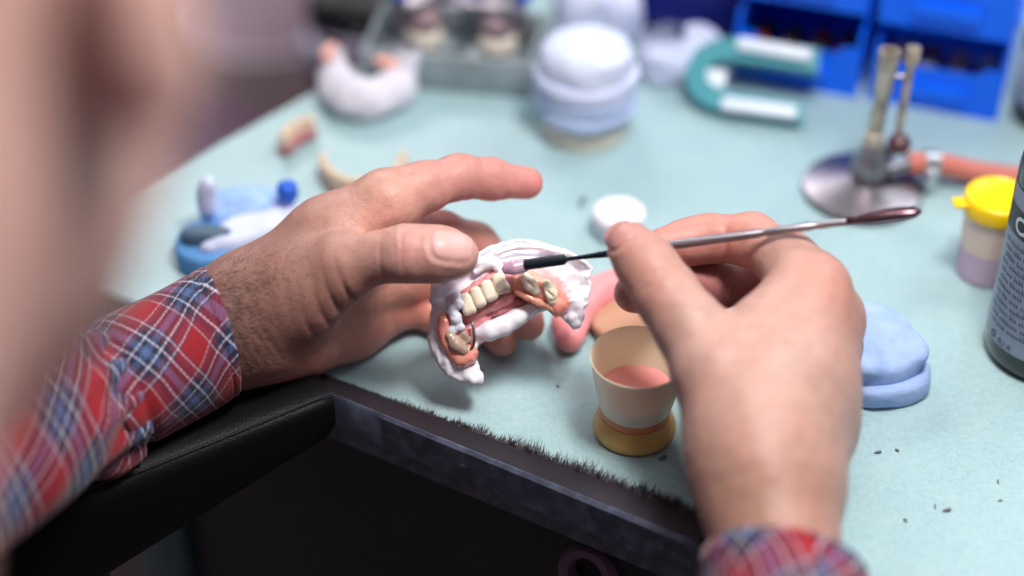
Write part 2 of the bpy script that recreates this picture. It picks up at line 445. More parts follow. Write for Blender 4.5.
def obj_lathe(name, prof, p, m, parent=None, seg=48, wob=None, closed=True, rz=0, ang=45, smooth=False):
    bm = bmesh.new(); lathe(bm, prof, seg, Matrix.Identity(4), wob, closed)
    me = bm_mesh(name, bm, smooth=smooth, angle=None if smooth else ang)
    if parent: me.transform(vecs(p, rz)); return link(name, me, m, parent)
    o = link(name, me, m); o.location = p; o.rotation_euler = (0,0,rz); bpy.context.view_layer.update(); return o
def roundprof(r, h, b=.003, dz=0):
    return [(r*.6,dz),(r-b*.5,dz),(r-b*.15,dz+b*.15),(r,dz+b*.5),(r,dz+h-b),(r-b*.3,dz+h-b*.3),(r-b,dz+h),(r*.5,dz+h)]

# stack of round plaster casts
p = T(585,130); s = thing('plaster_cast_stack', 'tall round stack of white and pale blue plaster casts on a cream base', 'plaster cast', p)
obj_lathe('cast_base', roundprof(.0235,.0119,.002), p, M['plaster_cream'], s, wob=wobf(1,.02))
obj_lathe('lower_cast', [(.015,.0082),(.024,.0088),(.0275,.011),(.0285,.015),(.0275,.018),(.0262,.0192),(.0275,.0205),(.0285,.024),(.0270,.0268),(.02,.0272)], p+Vector((0,0,.0040)), M['plaster_blue'], s, wob=wobf(2,.03))
obj_lathe('middle_cast', [(.02,.0273),(.0275,.028),(.0285,.031),(.0280,.035),(.0262,.0368),(.02,.0372)], p+Vector((0,0,.0040)), M['plaster_lilac'], s, wob=wobf(4,.03))
obj_lathe('top_cast', [(.018,.0373),(.0250,.0376),(.0254,.043),(.0240,.0485),(.018,.0525),(.007,.0535)], p+Vector((0,0,.0040)), mat('pale_lilac_plaster', rgb(206,213,236), .8, bump=[(500,.3,.0006)]), s, wob=wobf(5,.03))
# lumpy pale casts behind
def lump(name, p, size, m, label, cat, group=None, rz=0, seed=0, parts=(), horseshoe=False, h=.0016, col=None, rough=.0015, layers=None):
    sx,sy,sz = size; pad = .006
    v = Vol((-sx/2-pad,-sy/2-pad,-pad), (sx/2+pad, sy/2+pad, sz+pad), h)
    f = v.new(); x,y,z = v.full()
    if horseshoe:
        pts = []
        n = 14
        for i in range(n):
            a = math.pi*(1.05*i/(n-1)-.025)
            pts.append((np.array((math.cos(a)*(sx/2-sz*.45), math.sin(a)*(sy-sz)-sy/2+sz*.45, sz*.42)), sz*.42*(1+.1*math.sin(i*2.1+seed))))
        v.chain(f, pts, sz*.3)
        f = smax(f, -(z-.0005)+0*f, .001)
    else:
        q = np.sqrt((np.abs(x)/(sx/2))**2.6+(np.abs(y)/(sy/2))**2.6)
        d2 = (q-1)*min(sx,sy)/2
        f = smax(d2+0*z, np.maximum(-z, z-sz)+0*x+0*y, sz*.35)
        if layers:
            for lz in layers: f = f+.0022*np.exp(-((z-lz)/.0022)**2)
    for (c,r) in parts: v.ell(f, c, r, .004)
    f = f+rough*2*vnoise(x+seed, y, z, .011)+rough*.8*vnoise(x, y+seed, z, .005)
    V,F = surfnet(f.astype('f4'), v.lo, v.h)
    me = mesh_np(name, V, F, world=True)
    o = link(name, me, m); o.location = p; o.rotation_euler = (0,0,rz); bpy.context.view_layer.update()
    if label: tag(o, label, cat, group)
    return o
lump('plaster_cast', T(598,38), (.052,.034,.036), M['plaster_lilac'], 'lumpy lilac white plaster cast behind the tall round stack', 'plaster cast', seed=1, parts=[((-.012,0,.034),(.012,.01,.008)),((.014,.004,.034),(.009,.01,.007))])
lump('plaster_cast', T(679,72), (.050,.036,.020), M['plaster_lilac'], 'low lilac white plaster cast between tall round stack and teal holder', 'plaster cast', seed=2, rz=.3, parts=[((-.008,.004,.021),(.014,.012,.010)),((.012,.006,.018),(.009,.009,.008))])
# pale blue denture casts on the right
M['mould'] = mat('mould_plaster', rgb(150,174,222), .75, noise=(90,.6,rgb(172,192,232)), bump=[(350,.5,.0009)])
p = T(872,372)
s = thing('denture_mould', 'pale blue plaster denture mould of two layers beside right hand', 'plaster mould', p)
for k,(dz,sc,sd) in enumerate(((0,1,3),(.0095,.93,9))):
    o = lump('mould_layer', Vector((p.x-.002*k, p.y+.003*k, p.z+dz)), (.046*sc,.055*sc,.011), M['mould'], None, None, seed=sd, rz=.35,
         parts=[((0,.012,.011),(.016*sc,.012,.004)),((-.012,-.012,.0105),(.008,.012,.0035)),((.012,-.012,.0105),(.008,.012,.0035))] if k else (), rough=.001)
    w = o.matrix_world.copy(); o.parent = s; o.matrix_parent_inverse = s.matrix_world.inverted()
# white pot behind right thumb
p = T(618,233); s = thing('plastic_pot', 'small white round pot behind the right thumb', 'pot', p)
obj_lathe('pot_body', [(.006,0),(.0115,.0003),(.0125,.002),(.0128,.007),(.0125,.0085)], p, M['white'], s)
obj_lathe('pot_lid', [(.0125,.0086),(.0134,.0088),(.0136,.010),(.0134,.0135),(.0124,.0145),(.006,.0148)], p, M['plaster'], s)

# white cast with pink denture
p = T(366,104); c = thing('plaster_cast', 'white horseshoe plaster cast carrying pink wax, far left of the grey tray', 'plaster cast', p)
o = lump('cast_body', p, (.058,.046,.022), M['softplaster'], None, None, horseshoe=True, rz=math.pi-.1, seed=4, parts=[((-.022,-.016,.022),(.007,.009,.010)),((.022,-.016,.022),(.007,.010,.011))])
o.parent = c; o.matrix_parent_inverse = c.matrix_world.inverted()
for (dx,dy,dz,r) in ((-.020,.012,.026,(.004,.008,.0055)),(.012,.008,.022,(.009,.004,.004))):
    bm = bmesh.new(); bmesh.ops.create_uvsphere(bm, u_segments=20, v_segments=12, radius=1)
    for v in bm.verts: v.co = Vector((v.co.x*r[0]+.0006*math.sin(v.co.z*9), v.co.y*r[1], v.co.z*r[2]))
    me = bm_mesh('wax_rim', bm, smooth=True); me.transform(vecs(Vector((p.x+dx,p.y+dy,p.z+dz)), -.5)); link('wax_rim', me, M['paleacry'], c)
# tan denture arch
def denture_small(px, py, label, rz, sz=1, arc=(0.0,1.0), group=None, base=None):
    p = T(px,py); t = thing('denture', label, 'denture', p, rz, group)
    pts = []
    for i in range(17):
        a = math.pi*(arc[0]+(arc[1]-arc[0])*i/16); pts.append(Vector((math.cos(a)*.021*sz, math.sin(a)*.026*sz, .0035*sz)))
    bm = bmesh.new(); tube(bm, pts, [.0032*sz+.0012*sz*math.sin(math.pi*i/16) for i in range(17)], 14)
    me = bm_mesh('gum_base', bm, smooth=True); me.transform(vecs(p, rz)); link('gum_base', me, base or M['acry'], t)
    n = max(4, int(12*(arc[1]-arc[0])))
    for i in range(n):
        a = math.pi*(arc[0]+(arc[1]-arc[0])*(i+.5)/n); bm = bmesh.new()
        add_box(bm, (.0058*sz,.0050*sz,.0085*sz), Matrix.Translation((math.cos(a)*.0215*sz, math.sin(a)*.0265*sz, .0085*sz))@Matrix.Rotation(a+math.pi/2,4,'Z'), .0014*sz, 3, .9)
        me = bm_mesh('tooth', bm, smooth=True); me.transform(vecs(p, rz)); link('tooth', me, M['tooth'], t)
    return t
M['pinkdk'] = mat('mauve_acrylic', rgb(172,108,112), .35)
denture_small(364,170, 'cream toothed denture lying on the bench above left index finger', math.pi+.05, 1.0, base=mat('beige_resin', rgb(196,160,142), .5))
denture_small(336,164, 'short partial denture of a few teeth lying left of the white horseshoe cast', math.pi*.28, 1.15, (.34,.68), base=M['pinkdk'])
# blue and white model on the left
p = T(240,238); s = thing('articulator_model', 'pale blue plaster model with a bright blue peg beside the left wrist', 'plaster model', p)
def sub(o, s): o.parent = s; o.matrix_parent_inverse = s.matrix_world.inverted(); return o
sub(lump('model_base', T(222,256), (.044,.040,.012), M['bluebit'] if False else mat('mid_blue_plaster', rgb(92,148,206), .7), None, None, seed=3, rough=.001), s)
sub(lump('blue_arch', Vector((p.x+.003,p.y+.012,p.z)), (.046,.026,.017), M['skyplaster'], None, None, seed=5, rz=.1, parts=[((-.004,0,.017),(.012,.008,.005))]), s)
sub(lump('white_arch', Vector((p.x+.008,p.y-.012,p.z+.0005)), (.060,.020,.018), M['plaster_lilac'], None, None, seed=6, rz=.45), s)
sub(lump('white_post', Vector((T(212,236).x,T(212,236).y,p.z+.012)), (.010,.010,.026), M['plaster_lilac'], None, None, seed=8), s)
sub(lump('dark_bite', Vector((T(212,246).x,T(212,246).y-.013,p.z+.0122)), (.026,.010,.008), mat('slate_plaster', rgb(84,104,124), .7), None, None, seed=9, rough=.0008), s)
pp = T(291,231); obj_lathe('peg_post', [(.0035,0),(.0032,.012),(.003,.020)], pp, M['plaster_lilac'], s, 20)
obj_lathe('blue_peg', [(.003,.0202),(.0050,.0206),(.0056,.024),(.0050,.0285),(.003,.030)], pp, M['bluebit'], s, 24)

# grey tray with articulators
p = T(456,66); rz = -.16
s = thing('metal_tray', 'shallow grey metal tray holding articulators at the back left of bench', 'tray', p, rz)
L0,L1,hh,tk = .098,.056,.020,.0025
bm = bmesh.new(); add_box(bm, (L0,L1,.003), vecs(p,rz)@Matrix.Translation((0,0,.0015)), .001); link('tray_floor', bm_mesh('tray_floor', bm, angle=40), M['greytray'], s)
for (sx,sy,dx,dy) in ((L0,tk,0,L1/2),(L0,tk,0,-L1/2),(tk,L1-tk,L0/2-tk/2,0),(tk,L1-tk,-L0/2+tk/2,0)):
    bm = bmesh.new(); add_box(bm, (sx,sy,hh), vecs(p,rz)@Matrix.Translation((dx,dy,.0031+hh/2)), .001); link('tray_wall', bm_mesh('tray_wall', bm, angle=40), M['greytray'], s)
def articulator(px, py, label, rz, cols):
    p = T(px,py,.0035); t = thing('dental_articulator', label, 'articulator', p, rz, None); W = vecs(p,rz)
    def bx(name, size, c, m, bev=.001):
        bm = bmesh.new(); add_box(bm, size, W@Matrix.Translation(c), bev); link(name, bm_mesh(name, bm, angle=40), m, t)
    bx('lower_frame', (.034,.024,.005), (0,0,.0026), M['greytray']); bx('upper_frame', (.032,.020,.004), (0,0,.036), M['steel'])
    bx('hinge_post', (.005,.005,.030), (-.012,.008,.0201), M['steel']); bx('hinge_post', (.005,.005,.030), (.012,.008,.0201), M['steel'])
    for dx in (-.014,.014):
        bm = bmesh.new(); lathe(bm, [(.001,0),(.0042,.0003),(.0046,.004),(.004,.008),(.001,.0085)], 20, W@Matrix.Translation((dx,.004,.0381))); link('adjusting_knob', bm_mesh('adjusting_knob', bm, angle=40), cols, t)
    bm = bmesh.new(); lathe(bm, [(.006,.0052),(.010,.0055),(.011,.010),(.010,.0165),(.006,.017)], 28, W, wobf(3,.05)); link('plaster_mount', bm_mesh('plaster_mount', bm, smooth=True), M['plaster_cream'], t)
    bm = bmesh.new(); lathe(bm, [(.006,.0172),(.009,.0175),(.010,.024),(.009,.0335),(.006,.0338)], 28, W, wobf(6,.05)); link('upper_mount', bm_mesh('upper_mount', bm, smooth=True), mat('rose_plaster', rgb(176,150,158), .7), t)
articulator(425,52, 'steel dental articulator with blue knobs, left one in the grey tray', .5, M['bluebit'])
articulator(498,58, 'steel dental articulator with blue knobs, right one in the grey tray', -.3, M['bluebit'])

# teal holder with two white strips
p = T(716,90); rz = -.24
s = thing('teal_holder', 'open teal plastic holder with two white strips in front of blue bins', 'holder', p, rz)
def cshape(z0_, z1_):
    out = [(-.022,-.000),(-.019,.013),(-.010,.021),(.002,.0245),(.053,.0235),(.054,.009),(.006,.0105),(-.003,.009),(-.009,.005),(-.010,0),(-.008,-.005),(-.001,-.009),(.050,-.0110),(.050,-.0235),(-.002,-.0215),(-.012,-.018),(-.019,-.011)]
    bm = bmesh.new(); a = [bm.verts.new((x,y,z0_)) for x,y in out]; b = [bm.verts.new((x,y,z1_)) for x,y in out]
    bm.faces.new(a[::-1]); bm.faces.new(b)
    for i in range(len(out)): j = (i+1)%len(out); bm.faces.new((a[i],a[j],b[j],b[i]))
    bm.normal_update(); bmesh.ops.triangulate(bm, faces=[f for f in bm.faces if len(f.verts)>4])
    me = bm_mesh('holder_frame', bm); me.transform(vecs(p,rz)); return me
TH = T(690,112)
HM = vecs(TH, rz)@Matrix.Rotation(math.radians(36),4,'X')@Matrix.Scale(.96,4)@Matrix.Translation((.016,.0225,0))
def hl(name, bm_or_me, m):
    me = bm_or_me if isinstance(bm_or_me, bpy.types.Mesh) else bm_mesh(name, bm_or_me, angle=50)
    me.transform(HM); return link(name, me, m, s)
me = cshape(0,.008); me.transform(vecs(p,rz).inverted()); hl('holder_frame', me, M['teal'])
for (cy,ln,cx) in ((.0185,.044,.027),(-.0190,.044,.024)):
    bm = bmesh.new(); add_box(bm, (ln,.0085,.005), Matrix.Translation((cx,cy,.0106))@Matrix.Rotation(-.05 if cy>0 else 0,4,'Z'), .002, 3); hl('white_strip', bm, M['white'])
bm = bmesh.new(); add_box(bm, (.016,.012,.004), Matrix.Translation((-.006,-.002,.005)), .0015); hl('pale_insert', bm, M['white'])
bm = bmesh.new(); add_box(bm, (.046,.004,.009), Matrix.Translation((.026,.024,-.002)), .0015); me_ = bm_mesh('rear_flap', bm, angle=50)
me_.transform(vecs(TH, rz)@Matrix.Translation((.022,.018,.014))@Matrix.Rotation(0,4,'X')@Matrix.Translation((-.026,0,0)));  link('rear_flap', me_, M['teal'], s)

# blue bins
def bin_(pl, w, dpt, h, lip, label, m, rz, group=None):
    """pl: world position of the front left bottom corner"""
    t = thing('storage_bin', label, 'storage bin', pl, rz, group); W = vecs(pl, rz); k = .0022
    bm = bmesh.new()
    # side walls: front edge slopes back above the lip
    def plate(pts, off, thick):
        a = [bm.verts.new(W@Vector(q)) for q in pts]; b = [bm.verts.new(W@(Vector(q)+Vector(off)*thick)) for q in pts]
        bm.faces.new(a[::-1]); bm.faces.new(b)
        for i in range(len(pts)): j=(i+1)%len(pts); bm.faces.new((a[i],a[j],b[j],b[i]))
    for x0,s_ in ((0,1),(w,-1)):
        plate([(x0,0,0),(x0,dpt,0),(x0,dpt,h),(x0,dpt*.22,h),(x0,.004,lip+.010),(x0,0,lip)], (s_,0,0), k)
    plate([(k,0,0),(w-k,0,0),(w-k,0,lip),(w*.86,0,lip+.001),(w*.80,0,lip*.86),(w*.20,0,lip*.86),(w*.14,0,lip+.001),(k,0,lip)], (0,1,0), k)
    plate([(k,dpt-k,0),(w-k,dpt-k,0),(w-k,dpt-k,h),(k,dpt-k,h)], (0,1,0), k)
    plate([(k,k,0),(w-k,k,0),(w-k,dpt-k,0),(k,dpt-k,0)], (0,0,1), k)
    bmesh.ops.recalc_face_normals(bm, faces=bm.faces)
    me = bm_mesh('bin_shell', bm); o = link('bin_shell', me, m, t)
    bm = bmesh.new()
    for x0,wd2 in ((-.003,.007),(w-.004,.007)):
        add_box(bm, (wd2,dpt*.78,.005), W@Matrix.Translation((x0+wd2/2,dpt*.61,h+.0026)), .0015)
    add_box(bm, (w,.007,.006), W@Matrix.Translation((w/2,dpt*.235,h+.003)), .0015)
    link('rim', bm_mesh('rim', bm, angle=40), m, t)
    bm = bmesh.new(); add_box(bm, (w*.5,.003,lip*.34), W@Matrix.Translation((w*.5,-.0016,lip*.40)), .001)
    link('label_slot', bm_mesh('label_slot', bm, angle=40), m, t)
    return t, W
rzb = math.atan2((T(985,118)-T(868,97)).y, (T(985,118)-T(868,97)).x)
b2 = T(868,99); ux = Vector((math.cos(rzb), math.sin(rzb), 0)); uy = Vector((-ux.y, ux.x, 0))
b1 = b2-ux*.079-uy*.002
W2 = bin_(b2, .072, .11, .046, .030, 'bright blue plastic storage bin, lower right one with pale items in it', M['blue'], rzb)[1]
W1 = bin_(b1, .072, .11, .046, .030, 'bright blue plastic storage bin behind the teal holder', M['blue'], rzb)[1]
bin_(b2+Vector((0,0,.0522))-uy*.004, .072, .11, .046, .030, 'bright blue plastic storage bin stacked on the lower right bin', M['blue'], rzb)
bin_(b1+Vector((0,0,.0522))+uy*.002, .072, .11, .046, .030, 'bright blue plastic storage bin stacked on the bin behind the teal holder', M['blue'], rzb)
b0 = b1-ux*.086+uy*.035
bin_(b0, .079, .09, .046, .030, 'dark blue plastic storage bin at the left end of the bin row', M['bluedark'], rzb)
# things inside the two lower bins
rr = random.Random(5)
for (Wb, cols, lab, grp, nm) in ((W2, [rgb(170,150,160), rgb(190,180,196), rgb(120,96,110)], 'pale resin block lying in the lower right blue bin', 'pale blocks in the right blue bin', 'resin_block'),
                    (W1, [rgb(130,40,34), rgb(60,40,48), rgb(40,36,52)], 'dark red and black block lying in the blue bin behind the teal holder', 'dark blocks in the left blue bin', 'wax_block')):
    mm = [mat(nm, c, .6) for c in cols]
    for i in range(8):
        bm = bmesh.new(); sx = rr.uniform(.012,.0145)
        add_box(bm, (sx,.011,.019), Matrix.Identity(4), .003, 3, .85)
        o = link(nm, bm_mesh(nm, bm, angle=50), mm[i%3]); o.location = Wb@Vector((.0115+(i%4)*.0166, .016+.017*(i//4), .0118)); o.rotation_euler = (0,0,rzb+rr.uniform(-.08,.08))
        tag(o, lab, 'block', grp)

# bunsen burner with hose
p = T(862,192); s = thing('bunsen_burner', 'tarnished metal bunsen burner on a round base with rubber hose', 'burner', p)
obj_lathe('burner_base', [(.020,0),(.0305,.0003),(.0318,.002),(.0310,.0045),(.026,.006),(.018,.0075),(.008,.010),(.004,.0105)], p, M['steel'], s, 64)
bm = bmesh.new(); top = p+Vector((.0045,.003,.084))
lathe(bm, [(.004,.0106),(.0095,.011),(.0100,.016),(.0085,.022),(.0070,.026),(.0062,.030),(.004,.0305)], 36, vecs(p+Vector((.002,0,0)))); link('gas_jet_housing', bm_mesh('gas_jet_housing', bm, angle=40), M['steel'], s)
bm = bmesh.new(); q0 = p+Vector((.002,0,.0306)); ax = (top-q0); Lx = ax.length; R_ = Matrix.Translation(q0)@ax.to_track_quat('Z','Y').to_matrix().to_4x4()
lathe(bm, [(.003,0),(.0052,.0002),(.0052,.006),(.0040,.0065),(.0040,Lx*.55),(.0048,Lx*.57),(.0048,Lx*.80),(.0053,Lx*.82),(.0056,Lx),(.0038,Lx),(.0034,Lx-.008),(.001,Lx-.009)], 30, R_); link('burner_tube', bm_mesh('burner_tube', bm, angle=40), M['brass'], s)
bm = bmesh.new(); k0 = p+Vector((.0135,-.002,.032)); k1 = p+Vector((.0155,.001,.082))
tube(bm, [k0, k1], .0022, 14); lathe(bm, [(.001,-.0042),(.0036,-.004),(.0040,.001),(.0037,.005),(.001,.0052)], 20, Matrix.Translation(k1)); link('pilot_tube', bm_mesh('pilot_tube', bm, angle=50), M['brass'], s)
bm = bmesh.new(); tube(bm, [k0+Vector((0,0,.0)), p+Vector((.010,0,.022))], .003, 12); link('valve_stem', bm_mesh('valve_stem', bm, angle=50), M['steel'], s); bm = bmesh.new(); tube(bm, [k1-Vector((0,0,.012)), p+Vector((.0045,.002,.070))], .0015, 8); link('pilot_arm', bm_mesh('pilot_arm', bm, angle=50), M['steel'], s)
bm = bmesh.new(); bmesh.ops.create_uvsphere(bm, u_segments=24, v_segments=16, radius=.0062)
for v in bm.verts: v.co = Vector((v.co.x, v.co.y, v.co.z*.9*(1+.05*math.sin(8*math.atan2(v.co.y,v.co.x)))))+k0+Vector((.001,-.002,.001))
link('control_knob', bm_mesh('control_knob', bm, smooth=True), mat('maroon_knob', rgb(84,50,58), .3), s)
bm = bmesh.new(); nz = p+Vector((.010,-.002,.014)); n1 = p+Vector((.026,.006,.014)); tube(bm, [nz, n1], [.0045,.004], 16); link('hose_inlet', bm_mesh('hose_inlet', bm, angle=50), M['steel'], s)
hp = [n1-Vector((.003,0,0)), p+Vector((.04,.0075,.0125)), p+Vector((.065,.006,.0075)), p+Vector((.10,.002,.0062)), p+Vector((.16,.0,.006)), p+Vector((.24,.03,.006)), p+Vector((.32,.12,.006))]
bm = bmesh.new(); tube(bm, [Vector(q) for q in spline([tuple(v) for v in hp], 60)], .0060, 18); link('gas_hose', bm_mesh('gas_hose', bm, angle=60), M['rub'], s)
bm = bmesh.new(); tube(bm, [p+Vector((.031,.0066,.0136)), p+Vector((.039,.0075,.0127))], .0072, 20); add_box(bm, (.006,.004,.014), Matrix.Translation(p+Vector((.035,-.002,.0085))), .001)
link('hose_clamp', bm_mesh('hose_clamp', bm, angle=50), mat('zinc', rgb(190,192,198), .3, .8), s)

# yellow lidded jar
p = T(985,272); s = thing('plastic_jar', 'translucent jar with a yellow snap lid beside the black bottle', 'jar', p)
M['jar'] = mat('cloudy_plastic', rgb(232,205,192), .3, sss=.2); M['jarfill'] = mat('lilac_powder', rgb(205,178,200), .7)
obj_lathe('jar_body', [(.006,0),(.0132,.0003),(.0145,.0015),(.0150,.018)], p, M['jarfill'], s)
obj_lathe('jar_wall', [(.0150,.0182),(.0155,.034),(.0157,.0375),(.013,.038)], p, M['jar'], s)
obj_lathe('lid', [(.015,.0381),(.0168,.0383),(.0170,.0395),(.0170,.0455),(.0163,.0468),(.0150,.0472),(.0140,.0462),(.008,.0460),(.004,.0455)], p, M['yellow'], s)
bm = bmesh.new(); add_box(bm, (.007,.008,.0018), vecs(p)@Matrix.Rotation(math.pi+.1,4,'Z')@Matrix.Translation((.0195,0,.0435)), .0007); link('lid_tab', bm_mesh('lid_tab', bm, angle=40), M['yellow'], s)

# black bottle with grey label
p = T(1044,351); s = thing('chemical_bottle', 'large black bottle with a grey printed label at right edge', 'bottle', p)
M['bott'] = mat('black_bottle', rgb(22,26,28), .22, coat=.4)
Rb = .0285
obj_lathe('bottle_body', [(.018,.0015),(.0235,0),(.0265,.0012),(.0282,.005),(Rb,.009),(Rb,.102),(.0275,.108),(.024,.114),(.016,.120),(.0125,.124),(.0125,.134),(.008,.134)], p, M['bott'], s, 72)
obj_lathe('bottle_cap', [(.008,.1342),(.0150,.1343),(.0155,.136),(.0155,.150),(.0145,.152),(.006,.1525)], p, M['black'], s, 40)
lab_r = Rb+.00025
def band(name, z0_, z1_, a0, a1, r, m):
    bm = bmesh.new(); n = 60; pr = None
    for i in range(n+1):
        a = a0+(a1-a0)*i/n; c_, s_ = math.cos(a), math.sin(a)
        cur = [bm.verts.new(p+Vector((c_*r, s_*r, z0_))), bm.verts.new(p+Vector((c_*r, s_*r, z1_)))]
        if pr: bm.faces.new((pr[0],cur[0],cur[1],pr[1]))
        pr = cur
    o = link(name, bm_mesh(name, bm, smooth=True), m, s); return o
M['labgrey'] = mat('label_grey', rgb(138,150,170), .45); M['labdark'] = mat('label_dark', rgb(28,32,36), .4); M['ink'] = mat('label_ink', rgb(60,68,84), .6); M['labwhite'] = mat('label_white', rgb(200,212,222), .5)
band('label', .0135, .096, math.radians(-185), math.radians(60), lab_r, M['labgrey'])
band('label_band', .0735, .087, math.radians(-185), math.radians(60), lab_r+.00012, M['labdark'])
def ctext(txt, size, z, a_start, m, name='lettering', bold=0):
    cu = bpy.data.curves.new(name, 'FONT'); cu.body = txt; cu.size = size; cu.offset = bold; cu.resolution_u = 3
    o = bpy.data.objects.new(name, cu); COL.objects.link(o); bpy.context.view_layer.update()
    me = bpy.data.meshes.new_from_object(o.evaluated_get(bpy.context.evaluated_depsgraph_get())); bpy.data.objects.remove(o)
    rr_ = lab_r+.00030
    for v in me.vertices:
        a = a_start+v.co.x/rr_; zz = z+v.co.y
        v.co = p+Vector((math.cos(a)*rr_, math.sin(a)*rr_, zz))
    return link(name, me, m, s)
d2r = math.radians
ctext('OL', .0120, .0758, d2r(-168), M['labwhite'], 'band_lettering', .0003)
rt = random.Random(2)
def small_line(z, a0, nwords, size=.0030):
    # illegible body copy: short ink strokes like letters
    bm = bmesh.new(); a = a0; r = lab_r+.00028
    for w in range(nwords):
        for k in range(rt.randint(3,8)):
            w_ = size*.5/r; h_ = size*rt.choice((.55,.55,.8))
            q = [p+Vector((math.cos(t)*r, math.sin(t)*r, zz)) for t,zz in ((a,z),(a+w_*.7,z),(a+w_*.7,z+h_*.35),(a+w_*.35,z+h_*.35),(a+w_*.35,z+h_),(a,z+h_))]
            bm.faces.new([bm.verts.new(v) for v in q]); a += w_
        a += size*.35/r
        if a > d2r(-70): break
    return bm
bm = bmesh.new()
for i in range(12):
    b_ = small_line(.0680-i*.0041, d2r(-177+(i%3)*1.5), rt.randint(5,8)); me_ = bpy.data.meshes.new('t'); b_.to_mesh(me_); b_.free(); bm.from_mesh(me_); bpy.data.meshes.remove(me_)
link('fine_print', bm_mesh('fine_print', bm), M['ink'], s)
ctext('EU A', .0040, .0150, d2r(-158), M['ink'], 'footer_lettering', .00005)
# ring symbol
bm = bmesh.new(); r = lab_r+.0003; prv = None; a_c = d2r(-166); zc = .0170; n = 28; inn = []; ou = []
for i in range(n):
    t = 2*math.pi*i/n
    for lst, R1 in ((inn,.0011),(ou,.0020)): a = a_c+math.cos(t)*R1/r; lst.append(bm.verts.new(p+Vector((math.cos(a)*r, math.sin(a)*r, zc+math.sin(t)*R1))))
for i in range(n): j=(i+1)%n; bm.faces.new((inn[i],inn[j],ou[j],ou[i]))
link('ring_symbol', bm_mesh('ring_symbol', bm), M['labdark'], s)

# far dark bottle at the right edge
p2 = T(1040,118); t = thing('dark_bottle', 'small dark bottle with pale label at the far right, beyond the blue bins', 'bottle', p2)
obj_lathe('bottle_body', [(.010,0),(.0155,.0005),(.0165,.004),(.0165,.052),(.014,.060),(.007,.066),(.006,.072)], p2, M['bott'], t)
obj_lathe('bottle_label', [(.01672,.014),(.01680,.0141),(.01680,.046),(.01672,.0461)], p2, mat('pale_label', rgb(176,180,196), .5), t, closed=False)
obj_lathe('bottle_cap', [(.005,.0721),(.0085,.0722),(.0085,.083),(.007,.0842),(.003,.0845)], p2, M['black'], t)

# pink wax base behind cup
p = T(640,320); s = thing('wax_base_plate', 'pink wax base plate on tan plaster lying behind the measuring cup', 'wax base plate', p)
sub(lump('tan_core', Vector((p.x,p.y-.004,p.z)), (.050,.040,.008), mat('tan_plaster', rgb(184,138,112), .7), None, None, seed=12, rough=.0008), s)
o = lump('wax_rim', p, (.086,.056,.018), mat('pink_wax', rgb(238,152,156), .4, sss=.2), None, None, horseshoe=True, seed=3, rough=.0008); sub(o, s)
# translucent cup with foot
p = T(634,430); s = thing('measuring_cup', 'translucent dappen cup with pink liquid and amber foot', 'cup', p)
M['cup'] = mat('frosted_silicone', rgb(255,244,220), .3, sss=.14)
M['amber'] = mat('amber_silicone', rgb(232,186,112), .35, trans=.1, sss=.25, sssr=(.006,.003,.001)); M['pinkliq'] = mat('pink_liquid', rgb(255,170,168), .12, sss=.1)
M['rust'] = mat('orange_residue', rgb(232,140,92), .4, sss=.2)
obj_lathe('cup_foot', [(.010,0),(.0172,.0003),(.0184,.0018),(.0184,.0045),(.0172,.0082),(.0156,.0112),(.012,.0114)], p, M['amber'], s, 56)
obj_lathe('cup_waist', [(.012,.0115),(.0155,.0116),(.0152,.0135),(.0155,.0150),(.012,.0152)], p, M['rust'], s, 56)
obj_lathe('cup_bowl', [(.0005,.0154),(.0156,.0153),(.0170,.0200),(.0192,.0315),(.0207,.0420),(.0211,.0427),(.0208,.0432),(.0202,.0425),(.0186,.0320),(.0164,.0210),(.0148,.0175),(.0005,.0169)], p, M['cup'], s, 64, closed=False)
obj_lathe('pink_liquid', [(.0003,.0171),(.0146,.0178),(.0161,.0212),(.0167,.0233),(.0168,.0239),(.0003,.0237)], p, M['pinkliq'], s, 56, closed=False)
# crumbs
rc = random.Random(9)
for i,(px,py,sz_) in enumerate(((601,437,.0011),(663,459,.0014),(935,507,.0006),(905,521,.0010),(947,511,.0012),(998,482,.0006),(897,451,.0010),(878,453,.0010),(582,203,.0018),(558,387,.0009),(1000,501,.0006),(520,440,.0005))):
    bm = bmesh.new(); bmesh.ops.create_icosphere(bm, subdivisions=2, radius=sz_)
    for v in bm.verts: v.co *= 1+rc.uniform(-.3,.3); v.co.z *= .6; v.co.x *= 1.0+.8*(i%3); v.co.y *= .7
    q = T(px,py); o = link('crumb', bm_mesh('crumb', bm), mat('crumb_brown', rgb(104,108,110), .8) if i == 0 else bpy.data.materials['crumb_brown']); o.location = q+Vector((0,0,sz_*.5)); o.rotation_euler = (0,0,-.5+i)
    tag(o, 'tiny brown crumb lying on the bench top', 'crumb', 'crumbs scattered on the bench')

